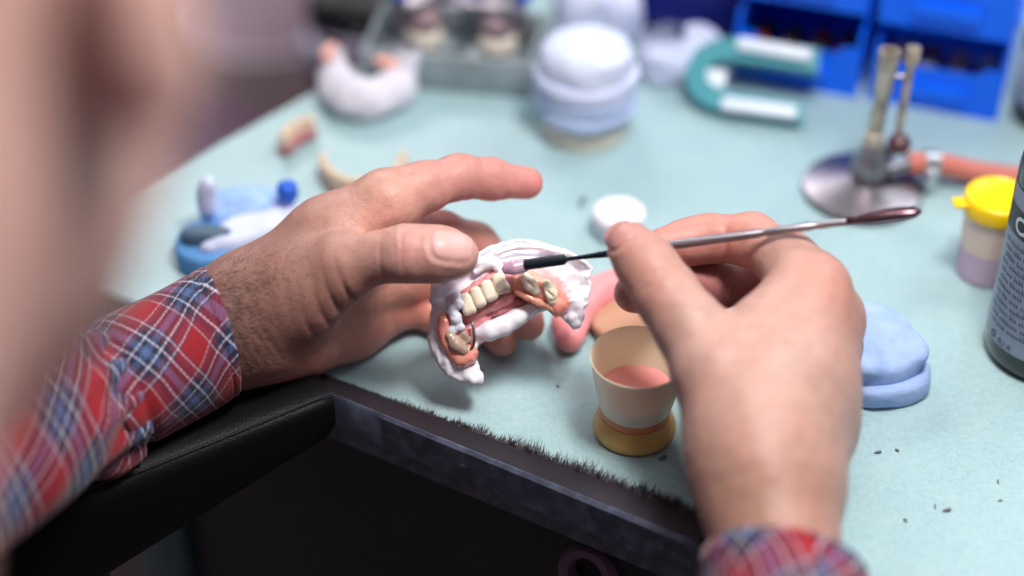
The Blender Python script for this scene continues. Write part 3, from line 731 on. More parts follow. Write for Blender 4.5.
# ---------------------------------------------------------------- beyond the bench, on the floor
p = T(268,72,-TZ); 
def floorpt(px,py): return T(px,py,-TZ)
p = Vector((-.34,1.10,0)); s = thing('work_stool', 'dark mauve upholstered stool on the floor beyond the bench', 'stool', p)
obj_lathe('stool_seat', [(.10,.44),(.185,.441),(.198,.46),(.198,.50),(.18,.52),(.09,.525)], p, mat('mauve_vinyl', rgb(100,76,94), .5), s, 40)
obj_lathe('stool_column', [(.02,.06),(.026,.065),(.026,.43),(.05,.439)], p, M['steel'], s, 24)
for k in range(5):
    bm = bmesh.new(); a = k*2*math.pi/5; c0 = p; tube(bm, [c0+Vector((0,0,.085)), c0+Vector((math.cos(a)*.22, math.sin(a)*.22, .05))], [.02,.014], 12); tube(bm, [c0+Vector((math.cos(a)*.22-.015, math.sin(a)*.22, .025)), c0+Vector((math.cos(a)*.22+.015, math.sin(a)*.22, .025))], .024, 16)
    link('leg', bm_mesh('leg', bm, angle=50), M['steel'], s)
p = Vector((-.29,1.83,0)); s = thing('plaster_bucket', 'pale lilac bucket on the floor beyond the bench corner', 'bucket', p)
pc = p; obj_lathe('bucket_body', [(.02,0),(.085,.0),(.088,.003),(.108,.26),(.112,.264),(.113,.274),(.106,.274),(.104,.262),(.083,.008),(.02,.006)], pc, mat('grey_pail', rgb(214,196,206), .5), s, 40, closed=False)
bm = bmesh.new(); tube(bm, [pc+Vector((.113*math.cos(a), -.012-.07*math.sin(a), .262-.07*math.sin(a))) for a in [math.pi*i/16 for i in range(17)]], .002, 8); link('bucket_handle', bm_mesh('bucket_handle', bm, smooth=True), M['steel'], s)
p = Vector((-.62,2.15,0)); s = thing('cardboard_box', 'brown cardboard box on the floor at far left', 'box', p, .3)
M['card'] = mat('cardboard', rgb(168,138,116), .8, noise=(8,.4,rgb(140,114,94)))
bm = bmesh.new(); add_box(bm, (.42,.34,.30), vecs(p+Vector((0,0,.1501)),.3), .004); link('box_body', bm_mesh('box_body', bm, angle=40), M['card'], s)
for sg in (-1,1):
    bm = bmesh.new(); add_box(bm, (.41,.165,.004), vecs(p+Vector((0,0,.3025)),.3)@Matrix.Translation((0,sg*.0845,0)), .001); link('flap', bm_mesh('flap', bm), M['card'], s)
zt = .60; cx0, cy0, wx, wy = -.066, 1.335, .19, .30
s = thing('side_table', 'low grey lavender side table beyond the left edge of bench', 'side table', (cx0,cy0,0))
M['lav'] = mat('lavender_laminate', rgb(158,148,170), .5)
bm = bmesh.new(); add_box(bm, (wx,wy,.018), Matrix.Translation((cx0,cy0,zt-.0091)), .003); link('table_top', bm_mesh('table_top', bm, angle=40), M['lav'], s)
for sx in (-1,1):
    for sy in (-1,1):
        bm = bmesh.new(); add_box(bm, (.018,.018,zt-.0184), Matrix.Translation((cx0+sx*(wx/2-.014), cy0+sy*(wy/2-.014), (zt-.0184)/2)), .002); link('leg', bm_mesh('leg', bm, angle=40), M['steel'], s)
p = Vector((-.118, 1.216, zt)); s = thing('pouch', 'soft black zipped pouch on the grey lavender side table', 'pouch', p)
o = lump('pouch_body', p, (.078,.044,.032), M['black'], None, None, seed=21, rough=.002); sub(o, s)
bm = bmesh.new(); tube(bm, [p+Vector((-.022,-.0205,.022)), p+Vector((0,-.0215,.0235)), p+Vector((.022,-.0205,.022))], .0010, 8); link('zip', bm_mesh('zip', bm, smooth=True), M['steel'], s)
# ---------------------------------------------------------------- the denture model in the left hand
dm = thing('denture_model', 'white plaster cast with pink partial denture held in left hand', 'denture model', CW(505,300,.80))
M['cast'] = mat('cast_plaster', rgb(246,243,250), .7, noise=(160,.35,rgb(222,214,236)), bump=[(900,.3,.0004),(250,.25,.0006)], sss=.08, sssr=(.002,.002,.002))
M['gum'] = mat('gum_acrylic', rgb(244,154,138), .26, noise=(140,.6,rgb(250,180,158)), sss=.25, sssr=(.004,.0015,.001), coat=.5)
M['gumpink'] = mat('rose_gum_acrylic', rgb(222,142,144), .28, noise=(140,.5,rgb(232,168,168)), sss=.25, sssr=(.004,.0015,.001), coat=.4)
M['toothw'] = mat('ivory_tooth', rgb(242,228,208), .25, noise=(260,.4,rgb(226,206,174)), sss=.15, sssr=(.002,.0015,.001), coat=.4)
M['tootho'] = mat('waxed_tooth', rgb(255,246,224), .2, noise=(200,.4,rgb(248,222,172)), sss=.25, sssr=(.002,.0015,.001), coat=.6)
SHELL = [(489,246),(499,243),(514,239),(532,240),(545,243),(556,246),(566,250),(576,255),(586,261),(594,269),(590,277),(592,285),(589,297),(590,304),(584,310),(581,318),(579,327),(574,330),(568,324),(560,316),(548,310),(537,313),(527,322),(515,330),(505,334),(496,338),(484,341),(478,346),(476,356),(480,366),(480,375),(483,383),(479,386),(473,380),(469,384),(458,381),(446,376),(436,362),(430,350),(427,340),(430,319),(433,296),(438,285),(446,280),(453,275),(463,268),(471,260),(479,252)]
RIDGE = spline([(470,372),(455,352),(443,330),(447,306),(463,289),(484,274),(505,262),(524,262),(545,268),(562,282),(576,305)], 50)
v = Vol((418,230,-48), (602,394,42), .9)
x,y,z = v.full(); X2,Y2 = x[:,:,0], y[:,:,0]
d2 = polyd(X2, Y2, SHELL)
# distance to the gum ridge curve and side of it
dr = np.full(X2.shape[:1]+Y2.shape[1:], 1e9); 
for (rx_,ry_) in RIDGE: dr = np.minimum(dr, np.hypot(X2-rx_, Y2-ry_))
w0 = -2+9*np.exp(-(d2/5.0)**2)*(1/(1+np.exp(-((RIDGE[:,1].mean()-Y2)+ (X2-500)*.2)/10.)))*1.0
w0 = w0 + 5*np.exp(-(dr/9)**2)
w0 = w0 - 26*np.exp(-(((X2-506)/30)**2+((Y2-318)/20)**2))          # hollow palate
w0 = w0 - 4.5*np.exp(-((np.abs(d2)-13)/4.5)**2)*(Y2<300)                 # channel under the rim
# right flange is a broad convex sheet, edges fall back
w0 = w0 + 7*np.exp(-(((X2-568)/17)**2+((Y2-268)/14)**2)) - 10*np.clip((X2-570)/22,0,1)**2 - 9*np.clip((262-Y2)/20,0,1)**2
w0 = w0 - 7*np.clip((438-X2)/10,0,1.5) + 5*np.exp(-(((X2-447)/5)**2+((Y2-362)/14)**2))
w0 = w0+3.2*vnoise(X2,Y2,0*X2,14)+2.0*vnoise(X2,Y2,0*X2+9,6)
th = 9+7*np.exp(-(dr/16)**2)+5*vnoise(X2,Y2,0*X2+3,22)
dz = np.abs(z-(w0-th)[:,:,None])-th[:,:,None]
dd = (d2+1.6*vnoise(X2,Y2,0*X2+5,7)+1.0*vnoise(X2,Y2,0*X2+5,3))[:,:,None]
f = smax(dd+0*z, dz, 5.0)
f = f + .55*vnoise(x,y,z,3.5)
# white palatal block below the pink plate
v.chain(f, [((480,333,-3),7),((490,331,-1),9),((503,326,-1),9),((516,318,-2),8),((530,309,-4),6)], 6)
f = f+.9*vnoise(x,y,z,5)*np.exp(-(((x-503)/30)**2+((y-326)/14)**2))
# lumpy broken tips
for c,r in (((576,324,0),(6,5,5)),((572,318,2),(5,5,5)),((580,316,-2),(5,6,5)),((480,378,-2),(4,7,5)),((474,380,0),(5,5,4))): v.ell(f, c, r, 3, m=8)
# ridge of white relief between channel and teeth
v.chain(f, [((476,272,4),3.5),((488,264,6),4),((497,262,7),4.2)], 4)
v.chain(f, [((492,262,6),5.0),((499,268,8),5.0),((502,274,8),3.6)], 3)
v.chain(f, [((478,262,6),2.6),((497,252,7),3.0),((520,246,6),2.8),((545,248,4),2.4),((566,255,2),2)], 5)
v.chain(f, [((432,300,-3),3.5),((436,286,0),4),((448,278,4),4),((462,268,6),3.6),((478,262,6),2.6)], 5)
me = pmesh('plaster_cast', f.astype('f4'), v); link('plaster_cast', me, M['cast'], dm)

def pblob(name, lo, hi, h, fn, m, label=None, noise=0):
    v = Vol(lo, hi, h); f = v.new(); f += 40
    fn(v, f)
    if noise: x,y,z = v.full(); f = f+noise*vnoise(x,y,z,4)
    o = link(name, pmesh(name, f.astype('f4'), v), m, dm)
    if label: o['label'] = label
    return o
# right hand gum segment (in the photo's right)
GUMR = [(511,273),(519,270),(528,269),(538,273),(548,278),(557,284),(565,292),(571,302),(569,309),(562,315),(556,318),(548,311),(541,306),(533,302),(525,298),(516,295),(509,289),(507,280)]
def gumr(v, f):
    x,y,z = v.full(); X2,Y2 = x[:,:,0], y[:,:,0]; d = polyd(X2,Y2,GUMR)
    w0 = 12+5.5*(1-np.exp(np.minimum(d,0)/5))+1.2*vnoise(X2,Y2,0*X2,8); dz = np.abs(z-(w0-9)[:,:,None])-9
    f[:] = smax(d[:,:,None]+0*z, dz, 9)
    # festoon grooves between the teeth
    for (a,b) in (((526,268,24),(530,290,22)),((542,276,24),(541,298,22)),((557,288,24),(548,306,20))):
        g = v.new()+40; v.cone(g, a, b, 2.0, 2.4, 1, m=8); f[:] = smax(f, -g, 4)
pblob('gum_segment', (500,260,-14), (580,326,28), .75, gumr, M['gum'])
for (c,pts,s_) in (
    ((531,284,17), [((524,277,17),5.2),((530,284,18),6.6),((536,291,16),5.0)], 1),
    ((551,294,17), [((547,284,18),4.8),((551,292,19),6.0),((552,300,16),5.0)], 3)):
    def fn(v, f, pts=pts, c=c):
        v.chain(f, pts, 3)
        for k in range(4): v.ell(f, (c[0]+3.2*math.cos(k*1.6+.6), c[1]+3.2*math.sin(k*1.6+.6), c[2]+4.2), (2.8,2.8,2.6), 3.0, m=8)
        g = v.new()+40; v.cone(g, (c[0]-5,c[1]-4,c[2]+8), (c[0]+4,c[1]+5,c[2]+7.5), 1.0, 1.0, 1, m=8); f[:] = smax(f, -g, 2)
    pblob('tooth', (c[0]-16,c[1]-16,c[2]-12), (c[0]+16,c[1]+16,c[2]+14), .6, fn, M['tootho'], 'yellowish molar set in orange pink gum')
pblob('wax_rim', (512,272,2), (566,322,26), .8, lambda v,f: v.chain(f, [((517,293,13),2.6),((527,297,14),3.2),((538,302,14),3.6),((548,306,13),3.2),((556,312,11),2.6)], 3), mat('amber_wax', rgb(244,170,140), .25, sss=.3, coat=.5), None, .8)
# left gum segment
GUML = [(437,316),(444,311),(452,318),(458,330),(464,340),(474,345),(479,352),(476,362),(466,368),(456,368),(447,358),(440,345),(436,330)]
def guml(v, f):
    x,y,z = v.full(); X2,Y2 = x[:,:,0], y[:,:,0]; d = polyd(X2,Y2,GUML)
    w0 = 8+5*(1-np.exp(np.minimum(d,0)/5))+1.5*vnoise(X2,Y2,0*X2+4,8); dz = np.abs(z-(w0-9)[:,:,None])-9
    f[:] = smax(d[:,:,None]+0*z, dz, 8)
pblob('gum_segment', (428,302,-16), (488,376,22), .75, guml, M['gum'])
# middle and palatal pink
pblob('gum_segment', (494,256,-12), (524,302,24), .7, lambda v,f: v.chain(f, [((505,268,5),6.5),((509,278,8),7.5),((506,288,8),6.5)], 5), M['gumpink'], None, .8)
def pal(v, f):
    v.chain(f, [((466,316,-2),6),((478,308,0),7),((492,303,0),7.5),((508,297,2),7)], 5)
    v.ell(f, (503,305,-10), (25,10,8), 4, m=10); v.ell(f, (478,322,-8), (14,12,9), 4, m=10); v.ell(f, (468,334,-3), (9,12,8), 4, m=10)
    v.chain(f, [((484,318,-6),2.5),((500,312,-4),2.4),((518,306,-6),2)], 3)
pblob('palate_plate', (446,286,-30), (536,356,16), .8, pal, M['gumpink'], None, 1.0)
pblob('gum_segment', (450,262,-8), (504,316,18), .7, lambda v,f: v.chain(f, [((458,300,6),3.4),((465,293,7),3.6),((476,285,7),3.6),((488,279,7),3.6),((497,274,7),3.4)], 3), M['gumpink'], None, .6)
# four front teeth: flat faced, touching, biting edges to the lower right
def rbox(v, c, ax, half, r, taper=.0):
    """ax: 3 orthonormal rows (width, length, depth)"""
    x,y,z = v.full(); p = [x-c[0], y-c[1], z-c[2]]
    q = [p[0]*a[0]+p[1]*a[1]+p[2]*a[2] for a in ax]
    wv = half[0]*(1+taper*q[1]/half[1])
    d = [np.abs(q[0])-wv+r, np.abs(q[1])-half[1]+r, np.abs(q[2])-half[2]*(1-.25*np.clip(q[1]/half[1],-1,1))+r]
    return np.sqrt(sum(np.maximum(t,0)**2 for t in d))+np.minimum(np.maximum(np.maximum(d[0],d[1]),d[2]),0)-r
for k_,(cx,cy,hw,hh_,ang) in enumerate(((467.5,304.5,6.6,11.5,20),(478,297.5,6.2,11.0,21),(489,291,6.8,11.2,23),(501,283.5,7.4,11.0,24))):
    def fn(v, f, cx=cx, cy=cy, hw=hw, hh_=hh_, ang=ang):
        a = math.radians(ang); L_ = np.array((math.sin(a), math.cos(a), .30)); L_ /= np.linalg.norm(L_)
        Wv = np.array((math.cos(a), -math.sin(a), 0)); Dv = np.cross(Wv, L_)
        f[:] = rbox(v, (cx,cy,12), (Wv,L_,Dv), (hw,hh_,6.4), 4.8, .10)
        x,y,z = v.full()
        q = (x-cx)*Wv[0]+(y-cy)*Wv[1]
        f += .22*np.exp(-((q-hw*.3)/1.6)**2)+.18*np.exp(-((q+hw*.35)/1.6)**2)+.5*vnoise(x,y,z,6)
    pblob('tooth', (cx-18,cy-20,-4), (cx+18,cy+20,30), .6, fn, M['toothw'])
# blue white wax tooth cap
def cap(v, f):
    for c,r in (((456,296,10),(5.5,5,5)),((459,303,13),(6.5,6.5,6)),((452,310,12),(5,6,5)),((456,318,13),(6.2,7,6)),((461,327,12),(4.6,4.6,4)),((450,298,7),(5,6,5)),((453,330,10),(5,4.5,4))): v.ell(f, c, r, 4, m=10)
    for c in ((456,310,20),(463,317,18)):
        g = v.new()+40; v.ell(g, c, (3,2.6,4), 1, m=8); f[:] = smax(f, -g, 2)
pblob('plaster_cap', (438,282,-6), (474,342,26), .6, cap, mat('blue_white_plaster', rgb(232,234,248), .45, bump=[(500,.3,.0005)], coat=.2), 'bluish white plaster cap over a tooth', 1.6)
pblob('tooth', (440,324,-4), (478,366,26), .6, lambda v,f: (v.chain(f, [((450,336,11),5.4),((456,345,12),6.4),((463,350,10),6.0)], 4), v.chain(f, [((463,334,10),3.6),((468,340,8),4)], 4)), mat('beige_tooth', rgb(186,160,142), .25, noise=(260,.5,rgb(150,128,116)), sss=.1, coat=.5), 'brownish beige molar above left gum', 1.0)
bm = bmesh.new(); tube(bm, [Wd(D(*q)) for q in spline([(472,322,12),(474,335,13),(473,346,11),(466,354,9)], 14)], .0007, 8)
link('wire_clasp', bm_mesh('wire_clasp', bm, smooth=True), M['steel'], dm)

# ---------------------------------------------------------------- the modelling instrument in the right hand
it = thing('modelling_brush', 'slim metal brush tool with black ferrule held in the right hand', 'brush', CW(760,236,.775))
A_ = C(505,267.5,.784); B_ = C(916,212,.745)
def along(t): return A_+(B_-A_)*t
def seg_lathe(name, prof, m, seg=24):
    """prof: (pixel x on the axis, radius mm)"""
    bm = bmesh.new(); a = Wd(A_); b = Wd(B_); q = (b-a).normalized().to_track_quat('Z','Y').to_matrix().to_4x4()
    L_ = (b-a).length
    pr = []
    for (px,r) in prof:
        # invert the projection along the axis
        lo_,hi_ = -.3,1.2
        for _ in range(40):
            mid = (lo_+hi_)/2; P_ = along(mid); xx = 512+P_[0]/-P_[2]*FP
            if xx < px: lo_ = mid
            else: hi_ = mid
        pr.append((r/1000, lo_*L_))
    lathe(bm, pr, seg, Matrix.Translation(a)@q)
    return link(name, bm_mesh(name, bm, angle=40), m, it)
seg_lathe('ferrule', [(524,.8),(525,2.45),(562,2.45),(565,2.25),(566,1.4),(568,.95)], mat('black_ferrule', rgb(24,34,44), .35, .3))
seg_lathe('neck', [(566,.95),(575,.9),(590,1.15),(602,1.5),(612,1.7)], mat('dark_steel', rgb(56,64,76), .25, .9))
seg_lathe('handle', [(610,1.6),(640,1.8),(668,1.9),(671,2.05),(700,2.05),(760,1.9),(764,1.5),(768,1.9),(812,1.85),(815,1.5),(820,1.75),(846,1.5)], M['steel'])
bm = bmesh.new()
pts = []; rad = []
for px,r in ((843,1.3),(856,1.7),(868,2.7),(885,3.1),(902,3.0),(915,2.4),(921,.8)):
    lo_,hi_ = -.3,1.3
    for _ in range(40):
        mid = (lo_+hi_)/2; P_ = along(mid); xx = 512+P_[0]/-P_[2]*FP
        if xx < px: lo_ = mid
        else: hi_ = mid
    pts.append(Wd(along(lo_)+np.array((0,.0004*math.sin((px-843)/25),0)))); rad.append(r/1000)
tube(bm, pts, rad, 20, flat=((MW.to_3x3()@Vector((0,.5,1))).normalized(), .55))
link('spatula_end', bm_mesh('spatula_end', bm, smooth=True), mat('dark_rose_steel', rgb(92,66,72), .22, .85), it)
def pbl(v, f): v.chain(f, [((507,269,37),5.4),((514,267.5,38),6.8),((522,266,37),6.4),((527,265,36),5.2)], 4)
v_ = Vol((496,254,26), (536,284,50), .5); f_ = v_.new()+40; pbl(v_, f_)
link('bristle_tip', pmesh('bristle_tip', f_.astype('f4'), v_), mat('lilac_monomer', rgb(216,184,206), .15, noise=(300,.6,rgb(188,150,184)), sss=.4, trans=.25, coat=.8), it)
# ---------------------------------------------------------------- skin
def capsd(P, a, b):
    ba = b-a; h = np.clip(((P-a)@ba)/(ba@ba), 0, 1); return np.linalg.norm(P-a-h[:,None]*ba, axis=1)
def crease(v, f, c, axis, side, amp, w, R):
    """groove across a joint: c centre, axis along the finger, side = outward direction where it shows"""
    c = np.array(c); axis = np.array(axis)/np.linalg.norm(axis); side = np.array(side)/np.linalg.norm(side)
    sl = v.box(c-R*1.6, c+R*1.6, .002)
    if sl is None: return
    x,y,z = v.co(sl); px,py,pz = x-c[0],y-c[1],z-c[2]
    t = px*axis[0]+py*axis[1]+pz*axis[2]; s = px*side[0]+py*side[1]+pz*side[2]
    rr = np.sqrt(px**2+py**2+pz**2)
    m = np.clip(s/(rr+1e-6), 0, 1)**.7*np.clip(1.5-rr/R, 0, 1)
    f[sl] += (amp*np.exp(-(t/w)**2)*m).astype('f4')
def nailgroove(c, ax, nm_, hl, hw, amp=.00045):
    c = np.array(c); ax = np.array(ax)/np.linalg.norm(ax); nm_ = np.array(nm_, 'f8'); nm_ -= ax*(nm_@ax); nm_ /= np.linalg.norm(nm_); sd = np.cross(ax, nm_)
    def fn(v, f):
        sl = v.box(c-.014, c+.014, .002); x,y,z = v.co(sl); p = (x-c[0],y-c[1],z-c[2])
        u = (p[0]*ax[0]+p[1]*ax[1]+p[2]*ax[2])/hl; w = (p[0]*sd[0]+p[1]*sd[1]+p[2]*sd[2])/hw; n = p[0]*nm_[0]+p[1]*nm_[1]+p[2]*nm_[2]
        q = (np.abs(u)**3+np.abs(w)**3)**(1/3.)
        g = amp*np.exp(-((q-1.04)/.10)**2)*(n > -.002)*np.clip(1.3-u*.9, 0, 1) - amp*.9*np.exp(-((q-1.28)/.14)**2)*(n > -.002)*np.clip(.9-u, 0, 1)
        f[sl] += g.astype('f4')
    return fn
def P3(*a): return [(C(px,py,d), r/FP*d) for (px,py,d,r) in a]      # radius in photo pixels
def hand_surface(name, lo, hi, h, palm, fingers, kf, cre, base, tints, extra=None):
    v = Vol(lo, hi, h); pf = v.new()
    for ch,k in palm: v.chain(pf, ch, k)
    tot = None
    for ch,kk in fingers:
        g = v.new(); v.chain(g, ch, kk)
        g2 = smin(pf, g, kf)
        tot = g2 if tot is None else smin(tot, g2, .0012)
    for c in cre: crease(v, tot, *c)
    x,y,z = v.full()
    tot = tot + .0009*vnoise(x,y,z,.016)+.00035*vnoise(x,y,z,.005)
    if extra: extra(v, tot)
    V,F = surfnet(tot.astype('f4'), v.lo, v.h)
    cols = np.tile(np.array(base, 'f8'), (len(V),1))
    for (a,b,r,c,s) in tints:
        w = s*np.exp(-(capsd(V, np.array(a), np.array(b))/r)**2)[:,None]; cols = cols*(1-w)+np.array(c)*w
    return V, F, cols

# left hand --------------------------------------------------------------
LW = C(228,326,.800); 
l_thumb = P3((296,294,.796,36),(345,267,.786,29.5),(376,258,.780,23.5),(406,253,.775,26.5),(424,254,.775,24.5),(440,254.5,.775,25),(456,255,.776,22.5))
l_index = P3((330,238,.805,30),(386,202,.806,30),(424,187,.812,24),(458,177,.820,21.5),(490,179,.830,20),(527,183,.838,16.5))
l_mid = P3((340,270,.815,28),(400,238,.826,25),(440,236,.848,24),(474,246,.860,23),(500,272,.862,20),(522,300,.852,18.5),(528,324,.838,16.5))
l_ring = P3((330,300,.822,28),(398,275,.838,25),(432,280,.858,23),(462,300,.866,21),(484,322,.852,18.5),(502,341,.838,15.5))
l_pink = P3((330,328,.836,24),(392,306,.850,21),(420,308,.856,18.5),(440,318,.854,17),(455,330,.846,15))
l_palm = [(P3((226,324,.800,47),(252,314,.802,45),(276,304,.803,42)), .012),
          (P3((95,395,.778,50),(160,358,.790,48),(226,324,.800,47)), .012),
          (P3((228,338,.806,44),(262,332,.810,40)), .015),
          (P3((262,292,.806,38),(330,238,.810,33),(386,203,.810,28)), .018),
          (P3((262,310,.812,38),(340,262,.822,30),(400,240,.830,22)), .018),
          (P3((262,322,.818,38),(335,298,.832,30),(400,280,.842,22)), .015),
          (P3((252,336,.814,40),(300,336,.826,32),(350,325,.842,27),(392,308,.852,21)), .015),
          (P3((256,312,.800,42),(300,292,.794,38),(340,270,.787,31)), .012)]
ax_t = C(456,255,.776)-C(376,257,.780)
ax_i = C(490,179,.83)-C(424,187,.812)
l_cre = [(C(407,253,.776), ax_t, (0,.2,1), .0009, .0010, .016), (C(399.5,252,.776), ax_t+np.array((0,.003,0)), (0,.5,1), .0005, .0006, .016), (C(412,253,.776), ax_t-np.array((0,.003,0)), (0,.6,1), .0005, .0007, .016),
         (C(385,257,.778), ax_t, (0,-.6,1), .0006, .0010, .016),
         (C(460,178,.82), ax_i, (0,-.6,.8), .0010, .0009, .014), (C(497,180,.831), ax_i, (0,-.6,.8), .0009, .0009, .013), (C(430,187,.813), ax_i, (0,-.6,.8), .0007, .0009, .014)]
for k,(px,py,am) in enumerate(((352,290,.0012),(338,297,.0009),(326,303,.0009),(312,306,.0007),(300,300,.0005),(288,300,.0005))):
    l_cre.append((C(px,py,.785+.002*k), C(470,262+k*6,.78)-C(345,300,.79), (0,-.4,1), am, .0011, .017))
l_cre += [(C(236+i*9,338,.79), (1,.45,0), (0,-.2,1), .0004, .0012, .020) for i in range(5)]
skin_l = rgb(184,140,128); red = rgb(218,138,134); pale = rgb(222,172,152); tan = rgb(96,66,58)  # tan: brown wrist skin, painted deeper to stand in for shade there
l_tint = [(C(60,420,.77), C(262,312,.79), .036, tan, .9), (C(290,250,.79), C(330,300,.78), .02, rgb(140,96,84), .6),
          (C(440,183,.82), C(545,185,.84), .019, red, .75), (C(540,185,.84), C(548,187,.84), .009, rgb(220,104,104), .5),
          (C(400,245,.83), C(520,330,.86), .024, rgb(214,120,108), .8), (C(410,256,.77), C(470,256,.77), .016, rgb(216,164,154), .6), (C(407,247,.76), C(411,247,.76), .006, red, .5),
          (C(390,215,.80), C(400,300,.84), .02, pale, .6), (C(290,362,.82), C(400,320,.85), .018, rgb(222,146,130), .85), (C(400,300,.85), C(440,320,.86), .016, rgb(214,134,122), .8), (C(390,215,.795), C(400,235,.80), .014, rgb(226,164,150), .7)]
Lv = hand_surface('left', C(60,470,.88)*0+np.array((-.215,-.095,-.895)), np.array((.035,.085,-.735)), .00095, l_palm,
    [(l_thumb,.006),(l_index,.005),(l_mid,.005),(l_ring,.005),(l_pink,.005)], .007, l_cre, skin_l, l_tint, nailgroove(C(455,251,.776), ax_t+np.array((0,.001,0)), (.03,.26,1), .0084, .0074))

# right hand -------------------------------------------------------------
r_thumb = P3((738,430,.722,38),(712,368,.728,36),(688,325,.738,33),(664,292,.746,30),(645,264,.752,27.5),(630,245,.756,23.5))
r_index = P3((796,306,.750,32),(812,286,.757,32),(788,262,.768,29),(752,239,.784,25),(712,238,.790,22.5),(686,242,.790,21),(662,245,.785,18))
r_mid = P3((812,330,.765,31),(828,316,.772,31),(800,288,.798,27),(762,276,.812,26),(712,284,.806,24.5),(668,294,.790,22),(634,293,.778,20))
r_ring = P3((812,360,.77,30),(830,345,.785,28),(802,330,.825,24),(765,330,.838,22),(722,340,.825,20),(708,350,.805,17))
r_pink = P3((804,390,.77,28),(824,372,.790,24),(806,366,.825,21),(776,368,.834,19),(745,378,.820,17))
r_palm = [(P3((806,720,.66,58),(790,600,.68,58),(773,525,.700,57),(770,485,.706,56)), .012),
          (P3((758,470,.712,48),(782,380,.728,43),(808,296,.752,33)), .018),
          (P3((776,470,.716,46),(800,390,.738,41),(824,320,.766,33)), .018),
          (P3((780,480,.722,46),(800,410,.748,38),(820,352,.775,31)), .018),
          (P3((780,490,.726,44),(798,430,.755,36),(816,384,.780,27)), .018),
          (P3((762,488,.710,46),(745,440,.716,43),(720,380,.727,38)), .018),
          (P3((736,372,.742,36),(765,346,.744,33),(794,314,.750,31)), .018),
          (P3((758,440,.724,40),(772,390,.734,36)), .02),
          (P3((728,338,.772,24),(800,345,.785,28)), .012)]
ax_r = C(627,243,.757)-C(662,290,.746)
r_cre = [(C(662,288,.745), ax_r, (-.1,.2,1), .0008, .0011, .016), (C(656,280,.745), ax_r, (-.1,.2,1), .0006, .0009, .016), (C(724,240,.785), (1,0,0), (0,-.5,1), .0009, .0011, .013),
         (C(762,245,.78), (1,.2,0), (0,-.5,1), .0008, .0011, .013), (C(724,288,.80), (1,0,0), (0,-.2,1), .0012, .0012, .014)]
skin_r = rgb(178,144,134)
r_tint = [(C(650,280,.74), C(622,235,.75), .016, rgb(192,130,116), .7), (C(660,235,.78), C(760,232,.78), .016, rgb(216,138,124), .8), (C(800,720,.66), C(775,490,.68), .038, rgb(152,110,90), .85),
          (C(640,292,.78), C(760,285,.80), .018, rgb(170,98,104), .8), (C(835,290,.74), C(850,330,.75), .02, rgb(202,132,114), .6), (C(760,340,.72), C(790,400,.71), .03, rgb(196,154,140), .6)]
Rv = hand_surface('right', np.array((.028,-.195,-.875)), np.array((.185,.052,-.615)), .0011, r_palm,
    [(r_thumb,.007),(r_index,.006),(r_mid,.006),(r_ring,.006),(r_pink,.006)], .008, r_cre, skin_r, r_tint, nailgroove(C(622,238,.757), ax_r, (-.30,.30,1), .0072, .0070))
# ---------------------------------------------------------------- the person: one body mesh, in world metres (coarse part)
def w2(px,py,d): return np.array(CW(px,py,d))
shL = np.array((-.345,.10,.985)); shR = np.array((.035,.075,.985)); elL = np.array((-.335,.405,.805)); elR = np.array((.185,.225,.785))
LWw = w2(150,366,.788); RWw = w2(790,640,.672)
hc = w2(-232,-15,.37); fw = np.array((.16,.78,-.60)); fw /= np.linalg.norm(fw)       # head centre, face direction
upv = np.array((-.10,.62,.80)); upv -= fw*(upv@fw); upv /= np.linalg.norm(upv); rt = np.cross(fw, upv)
Rh = np.array([rt, fw, upv])
def hp(a,b,c): return hc+rt*a+fw*b+upv*c
v = Vol((-.62,-.52,-.02), (.34,.62,1.26), .0065)
f = v.new()
v.ell(f, hp(0,-.012,.022), (.078,.098,.088), .01, Rh, m=.03); v.ell(f, hp(0,.035,-.045), (.054,.058,.056), .03, Rh, m=.03)
v.cone(f, hp(0,.075,-.085), hp(0,.06,-.065), .016, .030, .03, m=.03)                     # chin
v.cone(f, hp(0,.082,.012), hp(0,.112,-.030), .008, .013, .012, m=.03)                   # nose
for s in (-1,1):
    v.cone(f, hp(s*.045,.070,-.020), hp(s*.055,.045,-.02), .018, .02, .02, m=.03)
    v.ell(f, hp(s*.016,.103,-.033), (.008,.009,.007), .008, Rh, m=.03)
    v.ell(f, hp(s*.083,-.008,-.010), (.009,.018,.032), .006, Rh, m=.03)                  # ear
    v.cone(f, hp(s*.014,.094,.022), hp(s*.048,.083,.022), .008, .007, .012, m=.03)       # brow
v.cone(f, hp(-.022,.094,-.062), hp(.022,.094,-.062), .007, .007, .006, m=.03); v.cone(f, hp(-.018,.092,-.073), hp(.018,.092,-.073), .008, .008, .005, m=.03)
v.ell(f, w2(-55,215,.378), (.036,.036,.036), .03, m=.03)
nk = np.array((-.155,.10,1.0))
v.cone(f, hp(0,-.045,-.06), nk, .056, .066, .04, m=.03)
v.cone(f, shL+(0.03,0,0), nk, .062, .075, .05, m=.03); v.cone(f, shR-(0.03,0,0), nk, .062, .075, .05, m=.03)
chest = np.array((-.155,.06,.86)); belly = np.array((-.16,-.04,.66)); hip = np.array((-.16,-.12,.53))
for dx in (-.09,0,.09):
    o_ = np.array((dx,0,0)); v.cone(f, nk+o_*1.1-(0,.02,.05), chest+o_*1.1, .085, .105, .05, m=.03); v.cone(f, chest+o_*1.1, belly+o_, .105, .11, .05, m=.03); v.cone(f, belly+o_, hip+o_*1.05, .11, .115, .05, m=.03)
for s,sh,el in ((-1,shL,elL),(1,shR,elR)): v.cone(f, sh, el, .052, .036, .03, m=.03)
v.cone(f, elL, LWw, .036, .019, .02, m=.03); v.cone(f, elR, RWw, .038, .020, .02, m=.03)
kn = {}
